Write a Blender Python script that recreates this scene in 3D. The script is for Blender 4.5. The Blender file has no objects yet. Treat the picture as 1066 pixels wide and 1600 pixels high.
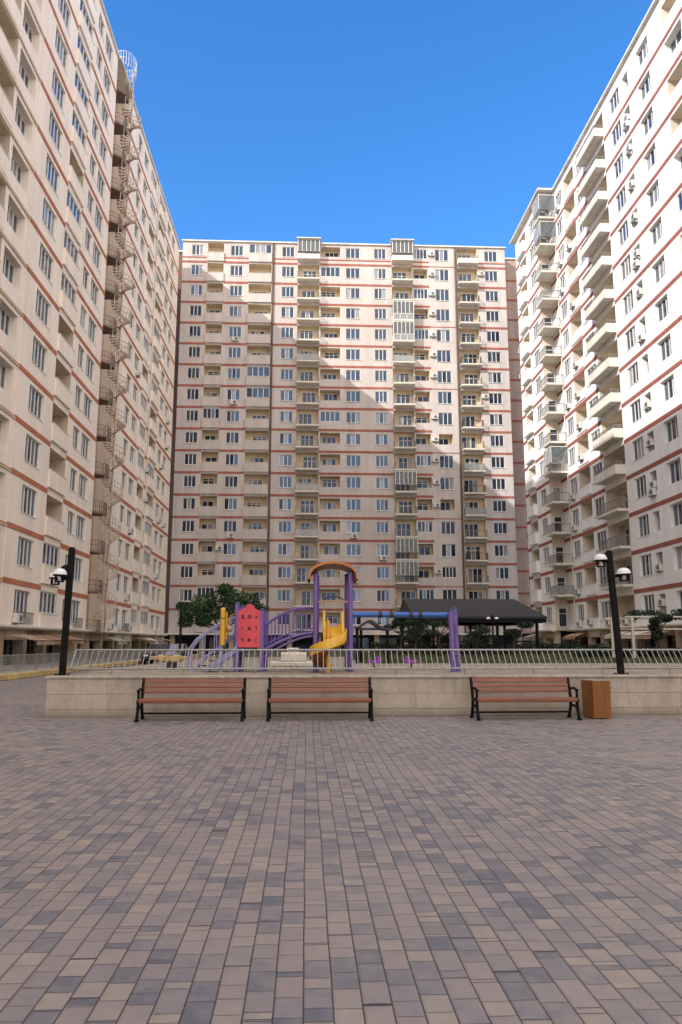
import bpy, math, random
from mathutils import Vector, Matrix
random.seed(7)
R = math.radians
sc = bpy.context.scene
col = sc.collection
EYE = 1.5

# ------------------------------------------------------------------ helpers
def tag(o, label=None, cat=None, group=None, kind=None):
    if label: o['label'] = label
    if cat: o['category'] = cat
    if group: o['group'] = group
    if kind: o['kind'] = kind
    return o

def empty(name, loc=(0, 0, 0), rz=0.0):
    o = bpy.data.objects.new(name, None)
    o.empty_display_size = 0.2
    o.location = loc
    o.rotation_euler = (0, 0, rz)
    col.objects.link(o)
    return o

def copy_tree(o, parent=None):
    c = o.copy()
    col.objects.link(c)
    if parent is not None:
        c.parent = parent
    for ch in list(o.children):
        copy_tree(ch, c)
    return c

class MB:
    """collects faces, then links them as one mesh object"""
    def __init__(s, M=None):
        s.v = []; s.f = []; s.mi = []; s.sm = []
        s.M = M or Matrix.Identity(4)
    def add(s, pts, faces, mi=0, smooth=False):
        b = len(s.v)
        for p in pts:
            q = s.M @ Vector(p)
            s.v.append((q.x, q.y, q.z))
        for f in faces:
            s.f.append([b + i for i in f]); s.mi.append(mi); s.sm.append(smooth)
    def quad(s, a, b, c, d, mi=0):
        s.add([a, b, c, d], [(0, 1, 2, 3)], mi)
    def box(s, a, b, mi=0, rot=None, piv=None):
        x0, y0, z0 = a; x1, y1, z1 = b
        p = [(x0, y0, z0), (x1, y0, z0), (x1, y1, z0), (x0, y1, z0), (x0, y0, z1), (x1, y0, z1), (x1, y1, z1), (x0, y1, z1)]
        if rot is not None:
            c = Vector(piv) if piv else Vector(((x0 + x1) / 2, (y0 + y1) / 2, (z0 + z1) / 2))
            p = [tuple(rot @ (Vector(q) - c) + c) for q in p]
        s.add(p, [(0, 3, 2, 1), (4, 5, 6, 7), (0, 1, 5, 4), (1, 2, 6, 5), (2, 3, 7, 6), (3, 0, 4, 7)], mi)
    def rbox(s, a, b, r=0.01, mi=0, ax=0):
        """box with chamfered long edges, extruded along axis ax"""
        o = [i for i in range(3) if i != ax]
        lo = [a[o[0]], a[o[1]]]; hi = [b[o[0]], b[o[1]]]
        prof = [(lo[0] + r, lo[1]), (hi[0] - r, lo[1]), (hi[0], lo[1] + r), (hi[0], hi[1] - r), (hi[0] - r, hi[1]), (lo[0] + r, hi[1]), (lo[0], hi[1] - r), (lo[0], lo[1] + r)]
        pts = []
        for t in (a[ax], b[ax]):
            for q in prof:
                p = [0, 0, 0]; p[ax] = t; p[o[0]] = q[0]; p[o[1]] = q[1]
                pts.append(tuple(p))
        n = 8
        fs = [(i, (i + 1) % n, n + (i + 1) % n, n + i) for i in range(n)] + [tuple(range(n)), tuple(range(2 * n - 1, n - 1, -1))]
        s.add(pts, fs, mi)
    def tube(s, path, r, n=8, mi=0, smooth=True, cap=True):
        P = [Vector(p) for p in path]
        rr = r if isinstance(r, (list, tuple)) else [r] * len(P)
        pts = []; up = Vector((0, 0, 1))
        t0 = (P[1] - P[0]).normalized()
        if abs(t0.dot(up)) > 0.95: up = Vector((1, 0, 0))
        x = t0.cross(up).normalized()
        for i, p in enumerate(P):
            t = (P[min(i + 1, len(P) - 1)] - P[max(i - 1, 0)]).normalized()
            x = (x - t * x.dot(t)).normalized(); y = t.cross(x)
            for k in range(n):
                a = 2 * math.pi * k / n
                pts.append(tuple(p + (x * math.cos(a) + y * math.sin(a)) * rr[i]))
        fs = []
        for i in range(len(P) - 1):
            for k in range(n):
                fs.append((i * n + k, i * n + (k + 1) % n, (i + 1) * n + (k + 1) % n, (i + 1) * n + k))
        s.add(pts, fs, mi, smooth)
        if cap:
            m = len(P) - 1
            s.add(pts[:n], [tuple(range(n - 1, -1, -1))], mi)
            s.add(pts[m * n:], [tuple(range(n))], mi)
    def lathe(s, prof, c=(0, 0, 0), n=20, mi=0, smooth=True):
        pts = []
        for r, z in prof:
            for k in range(n):
                a = 2 * math.pi * k / n
                pts.append((c[0] + r * math.cos(a), c[1] + r * math.sin(a), c[2] + z))
        fs = []
        for i in range(len(prof) - 1):
            for k in range(n):
                fs.append((i * n + k, i * n + (k + 1) % n, (i + 1) * n + (k + 1) % n, (i + 1) * n + k))
        s.add(pts, fs, mi, smooth)
    def prism(s, poly, d0, d1, plane='xz', mi=0):
        """2-D polygon extruded along the third axis"""
        n = len(poly); pts = []
        for d in (d0, d1):
            for a, b in poly:
                pts.append((a, d, b) if plane == 'xz' else ((d, a, b) if plane == 'yz' else (a, b, d)))
        fs = [tuple(range(n)), tuple(range(2 * n - 1, n - 1, -1))] + [(i, n + i, n + (i + 1) % n, (i + 1) % n) for i in range(n)]
        s.add(pts, fs, mi)
    def mesh(s, name, mats):
        me = bpy.data.meshes.new(name)
        me.from_pydata(s.v, [], s.f)
        for m in (mats if isinstance(mats, (list, tuple)) else [mats]):
            me.materials.append(m)
        me.polygons.foreach_set('material_index', s.mi)
        me.polygons.foreach_set('use_smooth', s.sm)
        me.update()
        return me
    def build(s, name, mats, parent=None, loc=None, rz=0.0):
        return place(name, s.mesh(name, mats), parent, loc, rz)

def place(name, me, parent=None, loc=None, rz=0.0):
    o = bpy.data.objects.new(name, me)
    if loc is not None: o.location = loc
    o.rotation_euler = (0, 0, rz)
    if parent is not None: o.parent = parent
    col.objects.link(o)
    return o

# ------------------------------------------------------------------ materials
class NT:
    def __init__(s, name):
        s.m = bpy.data.materials.new(name); s.m.use_nodes = True
        s.t = s.m.node_tree; s.t.nodes.clear()
        s.out = s.n('ShaderNodeOutputMaterial')
        s.b = s.n('ShaderNodeBsdfPrincipled')
        s.l(s.b.outputs[0], s.out.inputs[0])
    def n(s, t, **k):
        x = s.t.nodes.new(t)
        for a, b in k.items(): setattr(x, a, b)
        return x
    def l(s, a, b): s.t.links.new(a, b)
    def val(s, sock, v):
        if hasattr(v, 'links') or hasattr(v, 'is_linked'): s.l(v, sock)
        else: sock.default_value = v
    def math(s, op, a, b=None, c=None, clamp=False):
        x = s.n('ShaderNodeMath', operation=op); x.use_clamp = clamp
        s.val(x.inputs[0], a)
        if b is not None: s.val(x.inputs[1], b)
        if c is not None: s.val(x.inputs[2], c)
        return x.outputs[0]
    def mix(s, f, a, b, mode='MIX'):
        x = s.n('ShaderNodeMix', data_type='RGBA', blend_type=mode)
        s.val(x.inputs[0], f)
        s.val(x.inputs[6], c4(a) if isinstance(a, tuple) else a)
        s.val(x.inputs[7], c4(b) if isinstance(b, tuple) else b)
        return x.outputs[2]
    def noise(s, vec, scale, detail=4, rough=0.55, out=0):
        x = s.n('ShaderNodeTexNoise'); x.inputs['Scale'].default_value = scale
        x.inputs['Detail'].default_value = detail; x.inputs['Roughness'].default_value = rough
        if vec is not None: s.l(vec, x.inputs['Vector'])
        return x.outputs[out]
    def ramp(s, f, stops, interp='LINEAR'):
        x = s.n('ShaderNodeValToRGB'); x.color_ramp.interpolation = interp
        e = x.color_ramp.elements
        while len(e) < len(stops): e.new(0.5)
        for k, (p, c) in enumerate(stops):
            e[k].position = p; e[k].color = c4(c) if isinstance(c, tuple) else (c, c, c, 1)
        s.l(f, x.inputs[0])
        return x.outputs[0]
    def mapping(s, vec, scale):
        x = s.n('ShaderNodeMapping'); x.inputs['Scale'].default_value = scale
        s.l(vec, x.inputs['Vector']); return x.outputs[0]
    def bump(s, h, strength=0.3, dist=0.02):
        x = s.n('ShaderNodeBump'); x.inputs['Strength'].default_value = strength; x.inputs['Distance'].default_value = dist
        s.l(h, x.inputs['Height']); s.l(x.outputs[0], s.b.inputs['Normal'])
    def pos(s):
        return s.n('ShaderNodeNewGeometry').outputs['Position']
    def obj(s):
        return s.n('ShaderNodeTexCoord').outputs['Object']
    def set(s, **k):
        for a, v in k.items():
            s.val(s.b.inputs[a.replace('_', ' ')], v)

def c4(c): return (c[0], c[1], c[2], 1.0)

def simple(name, c, rough=0.5, metal=0.0, var=0.12, scale=6.0, bump=0.0, coat=0.0):
    t = NT(name)
    nz = t.noise(t.pos(), scale, 5)
    dark = tuple(x * (1 - var * 1.6) for x in c); lite = tuple(min(1, x * (1 + var)) for x in c)
    t.set(Base_Color=t.ramp(nz, [(0.3, dark), (0.7, lite)]), Roughness=rough, Metallic=metal)
    if coat: t.set(Coat_Weight=coat, Coat_Roughness=0.15)
    if bump: t.bump(t.noise(t.pos(), scale * 12, 3), bump, 0.01)
    return t.m

def stucco(name, c, stain=0.5):
    t = NT(name); p = t.pos()
    fine = t.noise(p, 30, 3)
    big = t.noise(p, 0.25, 4)
    streak = t.noise(t.mapping(p, (0.8, 0.8, 0.10)), 1.0, 6, 0.65)
    spot = t.noise(p, 1.4, 6, 0.7)
    col1 = t.ramp(big, [(0.3, tuple(x * 0.93 for x in c)), (0.7, c)])
    st = t.ramp(streak, [(0.42, 1.0), (0.60, 1.0 - 0.26 * stain), (0.72, 1.0 - 0.08 * stain)])
    col2 = t.mix(1.0, col1, st, 'MULTIPLY')
    sp = t.ramp(spot, [(0.55, 1.0), (0.85, 1.0 - 0.25 * stain)])
    t.set(Base_Color=t.mix(1.0, col2, sp, 'MULTIPLY'), Roughness=0.88)
    t.b.inputs['Specular IOR Level'].default_value = 0.2
    t.bump(fine, 0.15, 0.01)
    return t.m

M = {}
M['cream'] = stucco('cream_stucco', (0.56, 0.502, 0.465), 0.55)
M['warm'] = stucco('warm_stucco', (0.90, 0.785, 0.665), 0.35)
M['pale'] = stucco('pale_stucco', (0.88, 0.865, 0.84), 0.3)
M['pink'] = stucco('pink_stucco', (0.74, 0.615, 0.52), 0.5)
M['rose'] = stucco('brown_stucco', (0.60, 0.45, 0.33), 0.8)
M['yellowpaint'] = stucco('loggia_paint', (0.74, 0.61, 0.42), 0.5)
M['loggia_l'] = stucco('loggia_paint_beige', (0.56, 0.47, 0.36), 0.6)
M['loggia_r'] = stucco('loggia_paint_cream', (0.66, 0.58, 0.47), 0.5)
M['recess_shade'] = stucco('shaded_recess_stucco', (0.46, 0.35, 0.29), 0.8)  # shadow in the right end recess, put into the wall colour
M['recess_shade_deep'] = stucco('dark_shaded_recess_stucco', (0.20, 0.145, 0.125), 0.8)  # deeper shade of the left end recess, also painted as wall colour
M['soffit'] = stucco('soffit_paint', (0.66, 0.55, 0.40), 0.5)
M['band'] = stucco('red_band_paint', (0.36, 0.125, 0.095), 0.7)
M['bandl'] = stucco('orange_band_paint', (0.50, 0.185, 0.10), 0.7)
M['slab'] = stucco('slab_paint', (0.74, 0.69, 0.60), 0.6)
M['pvc'] = simple('white_pvc', (0.74, 0.73, 0.70), 0.35, var=0.06)
M['darkmetal'] = simple('dark_metal', (0.035, 0.033, 0.035), 0.45, 0.3, 0.3, 20)
M['blackpaint'] = simple('black_paint', (0.006, 0.006, 0.007), 0.6, 0.0, 0.3, 15)
M['blackpaint'].node_tree.nodes['Principled BSDF'].inputs['Specular IOR Level'].default_value = 0.15
M['railgrey'] = simple('rail_grey', (0.25, 0.235, 0.22), 0.45, 0.3, 0.15, 10)
M['galv'] = simple('galvanised_steel', (0.33, 0.33, 0.315), 0.42, 0.4, 0.18, 14)
M['rust'] = simple('stair_metal', (0.56, 0.44, 0.34), 0.65, 0.1, 0.35, 8)
M['rustdark'] = simple('landing_metal', (0.20, 0.14, 0.11), 0.7, 0.1, 0.35, 8)
M['pipe'] = simple('drain_pipe', (0.10, 0.065, 0.055), 0.6, 0, 0.3, 4)
M['ac'] = simple('ac_casing', (0.62, 0.61, 0.57), 0.5, 0, 0.15, 5)
M['acdark'] = simple('ac_grille', (0.05, 0.05, 0.05), 0.6, 0, 0.2, 20)
M['tar'] = simple('roof_covering', (0.12, 0.115, 0.11), 0.9, 0, 0.3, 2)
M['whitemetal'] = simple('white_metal', (0.50, 0.50, 0.51), 0.4, 0.1, 0.05)
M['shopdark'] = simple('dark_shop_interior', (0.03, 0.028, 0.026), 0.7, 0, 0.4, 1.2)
M['awning'] = simple('canvas_awning', (0.42, 0.30, 0.20), 0.85, 0, 0.4, 1.5)
M['fascia'] = stucco('shop_fascia', (0.34, 0.21, 0.14), 1.0)
M['column'] = stucco('arcade_column', (0.52, 0.42, 0.30), 1.0)

def pane_material(name, bright, ior=2.2, tint=(0.50, 0.70, 1.0, 1)):
    t = NT(name)
    g = t.n('ShaderNodeNewGeometry'); oi = t.n('ShaderNodeObjectInfo')
    r = t.math('FRACT', t.math('ADD', t.math('MULTIPLY', g.outputs['Random Per Island'], 7.31), t.math('MULTIPLY', oi.outputs['Random'], 3.17)))
    r2 = oi.outputs['Random']
    fold = t.noise(t.mapping(t.pos(), (9, 9, 0.25)), 1.0, 2)
    dark = t.mix(r, (0.010, 0.013, 0.020), (0.06, 0.068, 0.09))
    cur = t.mix(fold, (0.20, 0.19, 0.175), (0.52, 0.51, 0.48))
    k = t.math('GREATER_THAN', t.math('ADD', t.math('MULTIPLY', r, 0.6), t.math('MULTIPLY', r2, 0.4)), 1 - bright)
    base = t.mix(k, dark, cur)
    # patches of the pane darkened at random
    base = t.mix(t.math('MULTIPLY', t.noise(t.pos(), 1.7, 3), 0.55), base, (0.02, 0.02, 0.022))
    t.set(Base_Color=base, Roughness=0.04, IOR=ior, Specular_Tint=tint)
    bp = t.n('ShaderNodeBump'); bp.inputs['Strength'].default_value = 0.06; bp.inputs['Distance'].default_value = 0.05
    t.l(t.noise(t.pos(), 1.1, 1), bp.inputs['Height'])
    # every sash hangs a little differently
    wn = t.n('ShaderNodeTexWhiteNoise', noise_dimensions='1D'); t.l(r, wn.inputs['W'])
    sb = t.n('ShaderNodeVectorMath', operation='SUBTRACT'); t.l(wn.outputs['Color'], sb.inputs[0]); sb.inputs[1].default_value = (0.5, 0.5, 0.5)
    sl = t.n('ShaderNodeVectorMath', operation='SCALE'); t.l(sb.outputs[0], sl.inputs[0]); sl.inputs['Scale'].default_value = 0.10
    ad = t.n('ShaderNodeVectorMath', operation='ADD'); t.l(bp.outputs[0], ad.inputs[0]); t.l(sl.outputs[0], ad.inputs[1])
    nm = t.n('ShaderNodeVectorMath', operation='NORMALIZE'); t.l(ad.outputs[0], nm.inputs[0]); t.l(nm.outputs[0], t.b.inputs['Normal'])
    return t.m
M['pane'] = pane_material('window_glass', 0.16)
M['pane_c'] = pane_material('window_glass_facing', 0.26, 1.85, (0.42, 0.64, 1.0, 1))
M['pane_r'] = pane_material('window_glass_bright', 0.34)
M['door_glass'] = pane_material('door_glass', 0.26, 1.55)

def thin_glass(name, tint, alpha):
    t = NT(name)
    t.set(Base_Color=tint + (1,), Roughness=0.06, Alpha=alpha, IOR=1.6)
    t.bump(t.noise(t.pos(), 2.0, 1), 0.05, 0.03)
    return t.m
M['railglass'] = thin_glass('balcony_panel', (0.36, 0.37, 0.365), 0.6)
M['glazing'] = thin_glass('balcony_glazing', (0.16, 0.19, 0.20), 0.45)

# paving: rows of setts running away from the camera, random lengths in each row
def paving(name, w=0.125, L=0.17, tone=1.0, grey=0.0):
    t = NT(name)
    sep = t.n('ShaderNodeSeparateXYZ'); p = t.pos(); t.l(p, sep.inputs[0])
    wob = t.math('MULTIPLY', t.math('SUBTRACT', t.noise(t.mapping(p, (0.9, 0.9, 1)), 1.0, 1), 0.5), 0.016)
    x = t.math('DIVIDE', t.math('ADD', sep.outputs[0], wob), w)
    ci = t.math('FLOOR', x); fx = t.math('FRACT', x)
    wn = t.n('ShaderNodeTexWhiteNoise', noise_dimensions='1D'); t.l(ci, wn.inputs['W'])
    y = t.math('ADD', t.math('DIVIDE', sep.outputs[1], L), t.math('MULTIPLY', wn.outputs[0], 31.7))
    cmb = t.n('ShaderNodeCombineXYZ')
    t.l(t.math('ADD', t.math('MULTIPLY', ci, 40.0), 0.5), cmb.inputs[0]); t.l(y, cmb.inputs[1])
    def vor(feat):
        v = t.n('ShaderNodeTexVoronoi', voronoi_dimensions='2D', feature=feat)
        v.inputs['Scale'].default_value = 1.0; v.inputs['Randomness'].default_value = 1.0
        t.l(cmb.outputs[0], v.inputs['Vector']); return v
    v1 = vor('F1'); v2 = vor('DISTANCE_TO_EDGE')
    rs = t.n('ShaderNodeSeparateColor'); t.l(v1.outputs['Color'], rs.inputs[0])
    ra, rb, rc = rs.outputs
    # colour per sett
    k = tone
    mot = t.math('SUBTRACT', t.noise(p, 8.0, 4, 0.6), 0.5)
    rr_ = t.math('ADD', t.math('ADD', t.math('MULTIPLY', ra, 0.86), 0.07), t.math('MULTIPLY', mot, 0.85), clamp=True)
    base = t.ramp(rr_, [(0.0, (0.098 * k, 0.100 * k, 0.115 * k)), (0.17, (0.135 * k, 0.132 * k, 0.145 * k)), (0.34, (0.19 * k, 0.168 * k, 0.168 * k)),
                        (0.58, (0.235 * k, 0.196 * k, 0.184 * k)), (0.78, (0.255 * k, 0.212 * k, 0.188 * k)), (0.9, (0.27 * k, 0.226 * k, 0.19 * k)), (1.0, (0.30 * k, 0.25 * k, 0.20 * k))])
    cloud = t.noise(p, 5.5, 6, 0.65)
    cl2 = t.noise(p, 11, 5, 0.6)
    base = t.mix(t.ramp(cloud, [(0.5, 0.0), (0.8, 0.35)]), base, (0.14 * k, 0.134 * k, 0.148 * k))
    base = t.mix(t.ramp(cl2, [(0.55, 0.0), (0.8, 0.35)]), base, (0.27 * k, 0.225 * k, 0.195 * k))
    big = t.noise(p, 0.3, 5, 0.65)
    base = t.mix(t.ramp(big, [(0.5, 0.0), (0.72, 0.55)]), base, (0.33 * k, 0.275 * k, 0.225 * k))
    dirt = t.noise(p, 1.3, 6, 0.7)
    base = t.mix(t.ramp(dirt, [(0.52, 0.0), (0.8, 0.5)]), base, (0.13 * k, 0.118 * k, 0.115 * k))
    grit = t.noise(p, 190, 3, 0.7)
    base = t.mix(t.ramp(grit, [(0.35, 0.35), (0.62, 0.0)]), base, (0.09, 0.08, 0.075))
    if grey: base = t.mix(grey, base, (0.14, 0.13, 0.135))
    # joints
    jn = t.math('MULTIPLY', t.noise(p, 22, 3), 0.9)
    ex = t.math('MULTIPLY', t.math('MINIMUM', fx, t.math('SUBTRACT', 1.0, fx)), w)
    ey = t.math('MULTIPLY', v2.outputs['Distance'], L)
    jx = t.math('SMOOTH_MIN', ex, t.math('MULTIPLY', ey, 1.7), 0.002)
    jw = t.math('SUBTRACT', jx, t.math('MULTIPLY', jn, 0.0030))
    jm = t.n('ShaderNodeMapRange', interpolation_type='SMOOTHSTEP'); t.l(jw, jm.inputs[0])
    jm.inputs[1].default_value = 0.0002; jm.inputs[2].default_value = 0.0042
    j = jm.outputs[0]
    jc = t.mix(t.noise(p, 2.6, 4), (0.016, 0.014, 0.014), (0.055, 0.047, 0.042))
    fin = t.mix(j, jc, base)
    em = t.n('ShaderNodeMapRange', interpolation_type='SMOOTHSTEP'); t.l(jx, em.inputs[0])
    em.inputs[1].default_value = 0.0; em.inputs[2].default_value = 0.016
    t.set(Base_Color=fin, Roughness=t.ramp(rb, [(0, 0.40), (1, 0.58)]))
    t.b.inputs['Specular IOR Level'].default_value = 0.5
    h = t.math('ADD', t.math('ADD', t.math('MULTIPLY', em.outputs[0], 0.6), t.math('MULTIPLY', t.noise(p, 60, 4), 0.22)), t.math('MULTIPLY', rc, 0.22))
    t.bump(h, 0.5, 0.012)
    return t.m
M['paving'] = paving('block_paving', tone=1.24)

def stone_material():
    t = NT('sandstone_cladding'); p = t.pos()
    n1 = t.noise(p, 1.1, 6, 0.62); n2 = t.noise(p, 14, 5, 0.6)
    s = t.noise(t.mapping(p, (3, 3, 0.35)), 1.0, 5, 0.6)
    oi = t.n('ShaderNodeNewGeometry').outputs['Random Per Island']
    c = t.ramp(n1, [(0.3, (0.40, 0.34, 0.27)), (0.5, (0.50, 0.435, 0.355)), (0.72, (0.57, 0.51, 0.42))])
    c = t.mix(t.math('MULTIPLY', oi, 0.28), c, (0.36, 0.33, 0.285))
    c = t.mix(t.ramp(s, [(0.5, 0.0), (0.75, 0.45)]), c, (0.22, 0.18, 0.14))
    c = t.mix(t.ramp(n2, [(0.35, 0.25), (0.6, 0.0)]), c, (0.25, 0.21, 0.16))
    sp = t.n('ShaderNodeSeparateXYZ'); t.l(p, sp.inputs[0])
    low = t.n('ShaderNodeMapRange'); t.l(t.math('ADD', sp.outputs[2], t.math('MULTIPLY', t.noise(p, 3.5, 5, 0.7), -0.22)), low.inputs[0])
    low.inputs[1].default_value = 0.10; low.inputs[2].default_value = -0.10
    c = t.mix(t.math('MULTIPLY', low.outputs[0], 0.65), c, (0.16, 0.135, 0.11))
    drip = t.noise(t.mapping(p, (5, 5, 0.6)), 1.0, 4, 0.6); up = t.n('ShaderNodeMapRange'); t.l(sp.outputs[2], up.inputs[0]); up.inputs[1].default_value = 0.45; up.inputs[2].default_value = 0.8
    c = t.mix(t.math('MULTIPLY', t.ramp(drip, [(0.48, 0.0), (0.68, 0.55)]), up.outputs[0]), c, (0.20, 0.165, 0.13))
    t.set(Base_Color=c, Roughness=0.8); t.bump(n2, 0.25, 0.01)
    return t.m
M['stone'] = stone_material()

def wood_material(name, c1, c2, ax='x', rough=0.45, coat=0.15):
    t = NT(name); p = t.pos()
    sc_ = (1.2, 22, 22) if ax == 'x' else (22, 22, 1.2)
    g = t.noise(t.mapping(p, sc_), 1.0, 5, 0.6)
    f = t.noise(t.mapping(p, tuple(v * 4 for v in sc_)), 1.0, 3)
    isl = t.n('ShaderNodeNewGeometry').outputs['Random Per Island']
    c = t.ramp(g, [(0.3, c1), (0.7, c2)])
    c = t.mix(t.math('MULTIPLY', isl, 0.3), c, c1)
    c = t.mix(t.ramp(f, [(0.3, 0.3), (0.55, 0.0)]), c, tuple(x * 0.5 for x in c1))
    wear = t.noise(p, 3.0, 5, 0.7)
    c = t.mix(t.ramp(wear, [(0.55, 0.0), (0.8, 0.35)]), c, (0.28, 0.17, 0.12))
    t.set(Base_Color=c, Roughness=rough, Coat_Weight=coat, Coat_Roughness=0.3)
    t.bump(g, 0.12, 0.005)
    return t.m
M['benchwood'] = wood_material('bench_wood', (0.17, 0.046, 0.020), (0.28, 0.092, 0.040))
M['binwood'] = wood_material('bin_wood', (0.20, 0.075, 0.016), (0.33, 0.135, 0.032), 'z')

def plastic(name, c, rough=0.38, fade=0.12):
    t = NT(name); p = t.pos()
    n = t.noise(p, 2.2, 5, 0.65); d = t.noise(p, 16, 4)
    cc = t.ramp(n, [(0.3, tuple(x * 0.82 for x in c)), (0.75, tuple(min(1, x * 1.05 + fade * 0.12) for x in c))])
    cc = t.mix(t.ramp(d, [(0.35, 0.3), (0.55, 0.0)]), cc, tuple(x * 0.62 for x in c))
    t.set(Base_Color=cc, Roughness=rough); return t.m
M['purple'] = plastic('purple_powder_coat', (0.185, 0.115, 0.39))
M['lilac'] = plastic('lilac_plastic', (0.36, 0.36, 0.60), 0.45)
M['red'] = plastic('red_plastic', (0.70, 0.06, 0.085), 0.42)
M['maroon'] = plastic('painted_cutout_dark', (0.10, 0.008, 0.02), 0.7)
M['yellow'] = plastic('yellow_plastic', (0.78, 0.43, 0.03), 0.35)
M['orange'] = plastic('orange_plastic', (0.56, 0.17, 0.02), 0.4)
M['undershade'] = plastic('orange_underside_shade', (0.28, 0.085, 0.012), 0.5)  # darker orange for undersides, with their shade put into the colour
M['blue'] = plastic('blue_plastic', (0.025, 0.13, 0.46), 0.35)
M['navy'] = plastic('navy_plastic', (0.03, 0.045, 0.11), 0.45)
M['magenta'] = plastic('violet_plastic', (0.32, 0.07, 0.42), 0.4)
M['tan'] = plastic('tan_plastic', (0.50, 0.33, 0.17), 0.5)
M['darkdeck'] = simple('deck_metal', (0.05, 0.035, 0.04), 0.6, 0.2, 0.3, 10)
M['kerbyellow'] = simple('yellow_kerb_paint', (0.55, 0.39, 0.16), 0.75, 0, 0.3, 2.5)
M['concrete'] = simple('concrete', (0.36, 0.325, 0.275), 0.9, 0, 0.2, 1.5, 0.2)
M['playsand'] = simple('sandy_play_surface', (0.33, 0.275, 0.21), 0.92, 0, 0.25, 1.2, 0.3)
M['soil'] = simple('soil', (0.055, 0.06, 0.03), 0.95, 0, 0.4, 1.5)
M['bark'] = simple('bark', (0.06, 0.045, 0.035), 0.9, 0, 0.35, 12, 0.4)
M['lampwhite'] = simple('opal_dome', (0.82, 0.82, 0.85), 0.3, 0, 0.03)

def tile_material():
    t = NT('dark_shingles'); p = t.pos()
    w = t.n('ShaderNodeTexBrick'); w.inputs['Scale'].default_value = 3.0
    t.l(t.mapping(p, (1, 0.6, 1)), w.inputs['Vector'])
    w.inputs['Color1'].default_value = (0.026, 0.023, 0.026, 1); w.inputs['Color2'].default_value = (0.036, 0.032, 0.035, 1)
    w.inputs['Mortar'].default_value = (0.022, 0.02, 0.021, 1); w.inputs['Mortar Size'].default_value = 0.03
    t.set(Base_Color=t.mix(t.noise(p, 3, 4), w.outputs[0], (0.030, 0.027, 0.03)), Roughness=0.9)
    return t.m
M['shingle'] = tile_material()

def leaf_material(name, c1, c2):
    t = NT(name)
    r = t.n('ShaderNodeNewGeometry').outputs['Random Per Island']
    t.set(Base_Color=t.mix(r, c1, c2), Roughness=0.5)
    t.b.inputs['Specular IOR Level'].default_value = 0.3
    return t.m
M['leaf'] = leaf_material('tree_leaves', (0.010, 0.028, 0.009), (0.042, 0.09, 0.022))
M['leafdark'] = leaf_material('dark_leaves', (0.008, 0.018, 0.008), (0.03, 0.05, 0.022))
M['blade'] = leaf_material('grass_blades', (0.045, 0.062, 0.024), (0.135, 0.15, 0.065))

# ------------------------------------------------------------------ facades
class Fac:
    """a facade plane: u along the wall, n outward, z up"""
    def __init__(s, O, U, N, rz, z0, h, nf, zb, zt):
        s.O = Vector(O); s.U = Vector(U); s.N = Vector(N); s.rz = rz
        s.z0 = z0; s.h = h; s.nf = nf; s.zb = zb; s.zt = zt
        m = Matrix.Identity(4)
        for i, a in enumerate((s.U, s.N, Vector((0, 0, 1)))):
            for k in range(3): m[k][i] = a[k]
        for k in range(3): m[k][3] = s.O[k]
        s.Mx = m
    def P(s, u, n, z): return s.O + s.U * u + s.N * n + Vector((0, 0, z))
    def zc(s, i): return s.z0 + s.h * i

_wm = {}
def window_meshes(w, h, n, kind='win'):
    """frame mesh and pane mesh centred on the opening; local x along the wall, local y into it"""
    key = (round(w, 2), round(h, 2), n, kind)
    if key in _wm: return _wm[key]
    fr = MB(); b = 0.06; d = 0.05
    fr.box((-w / 2, -d, -h / 2), (-w / 2 + b, d, h / 2)); fr.box((w / 2 - b, -d, -h / 2), (w / 2, d, h / 2))
    fr.box((-w / 2 + b, -d, -h / 2), (w / 2 - b, d, -h / 2 + b)); fr.box((-w / 2 + b, -d, h / 2 - b), (w / 2 - b, d, h / 2))
    iw = w - 2 * b
    for k in range(1, n):
        x = -w / 2 + b + iw * k / n
        fr.box((x - 0.042, -d + 0.002, -h / 2 + b), (x + 0.042, d - 0.002, h / 2 - b))
    if kind == 'transom':
        for k in range(n):
            xa = -w / 2 + b + iw * k / n + (0.05 if k else 0); xb = -w / 2 + b + iw * (k + 1) / n - (0.05 if k < n - 1 else 0)
            fr.box((xa, -d + 0.004, h * 0.18), (xb, d - 0.004, h * 0.18 + 0.06))
    if kind == 'win':
        fr.box((-w / 2 - 0.06, -0.20, -h / 2 - 0.04), (w / 2 + 0.06, -d - 0.001, -h / 2 + 0.004))   # sill
    pa = MB()
    for k in range(n):
        xa = -w / 2 + b + iw * k / n + 0.01; xb = -w / 2 + b + iw * (k + 1) / n - 0.01
        pa.quad((xa, 0.012, -h / 2 + b), (xb, 0.012, -h / 2 + b), (xb, 0.012, h / 2 - b), (xa, 0.012, h / 2 - b))
    _wm[key] = (fr, pa, {})
    return _wm[key]

class Building:
    def __init__(s, name, label, fac_mats, loc):
        s.root = empty(name, loc); s.loc = Vector(loc)
        tag(s.root, label, 'apartment block')
        s.wall = MB(); s.bands = []; s.wins = []; s.doors = []; s.acs = []; s.mats = fac_mats
        s.glass = 'pane'
    def local(s, p): return Vector(p) - s.loc

CAM = Vector((0, 0, EYE))

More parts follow.
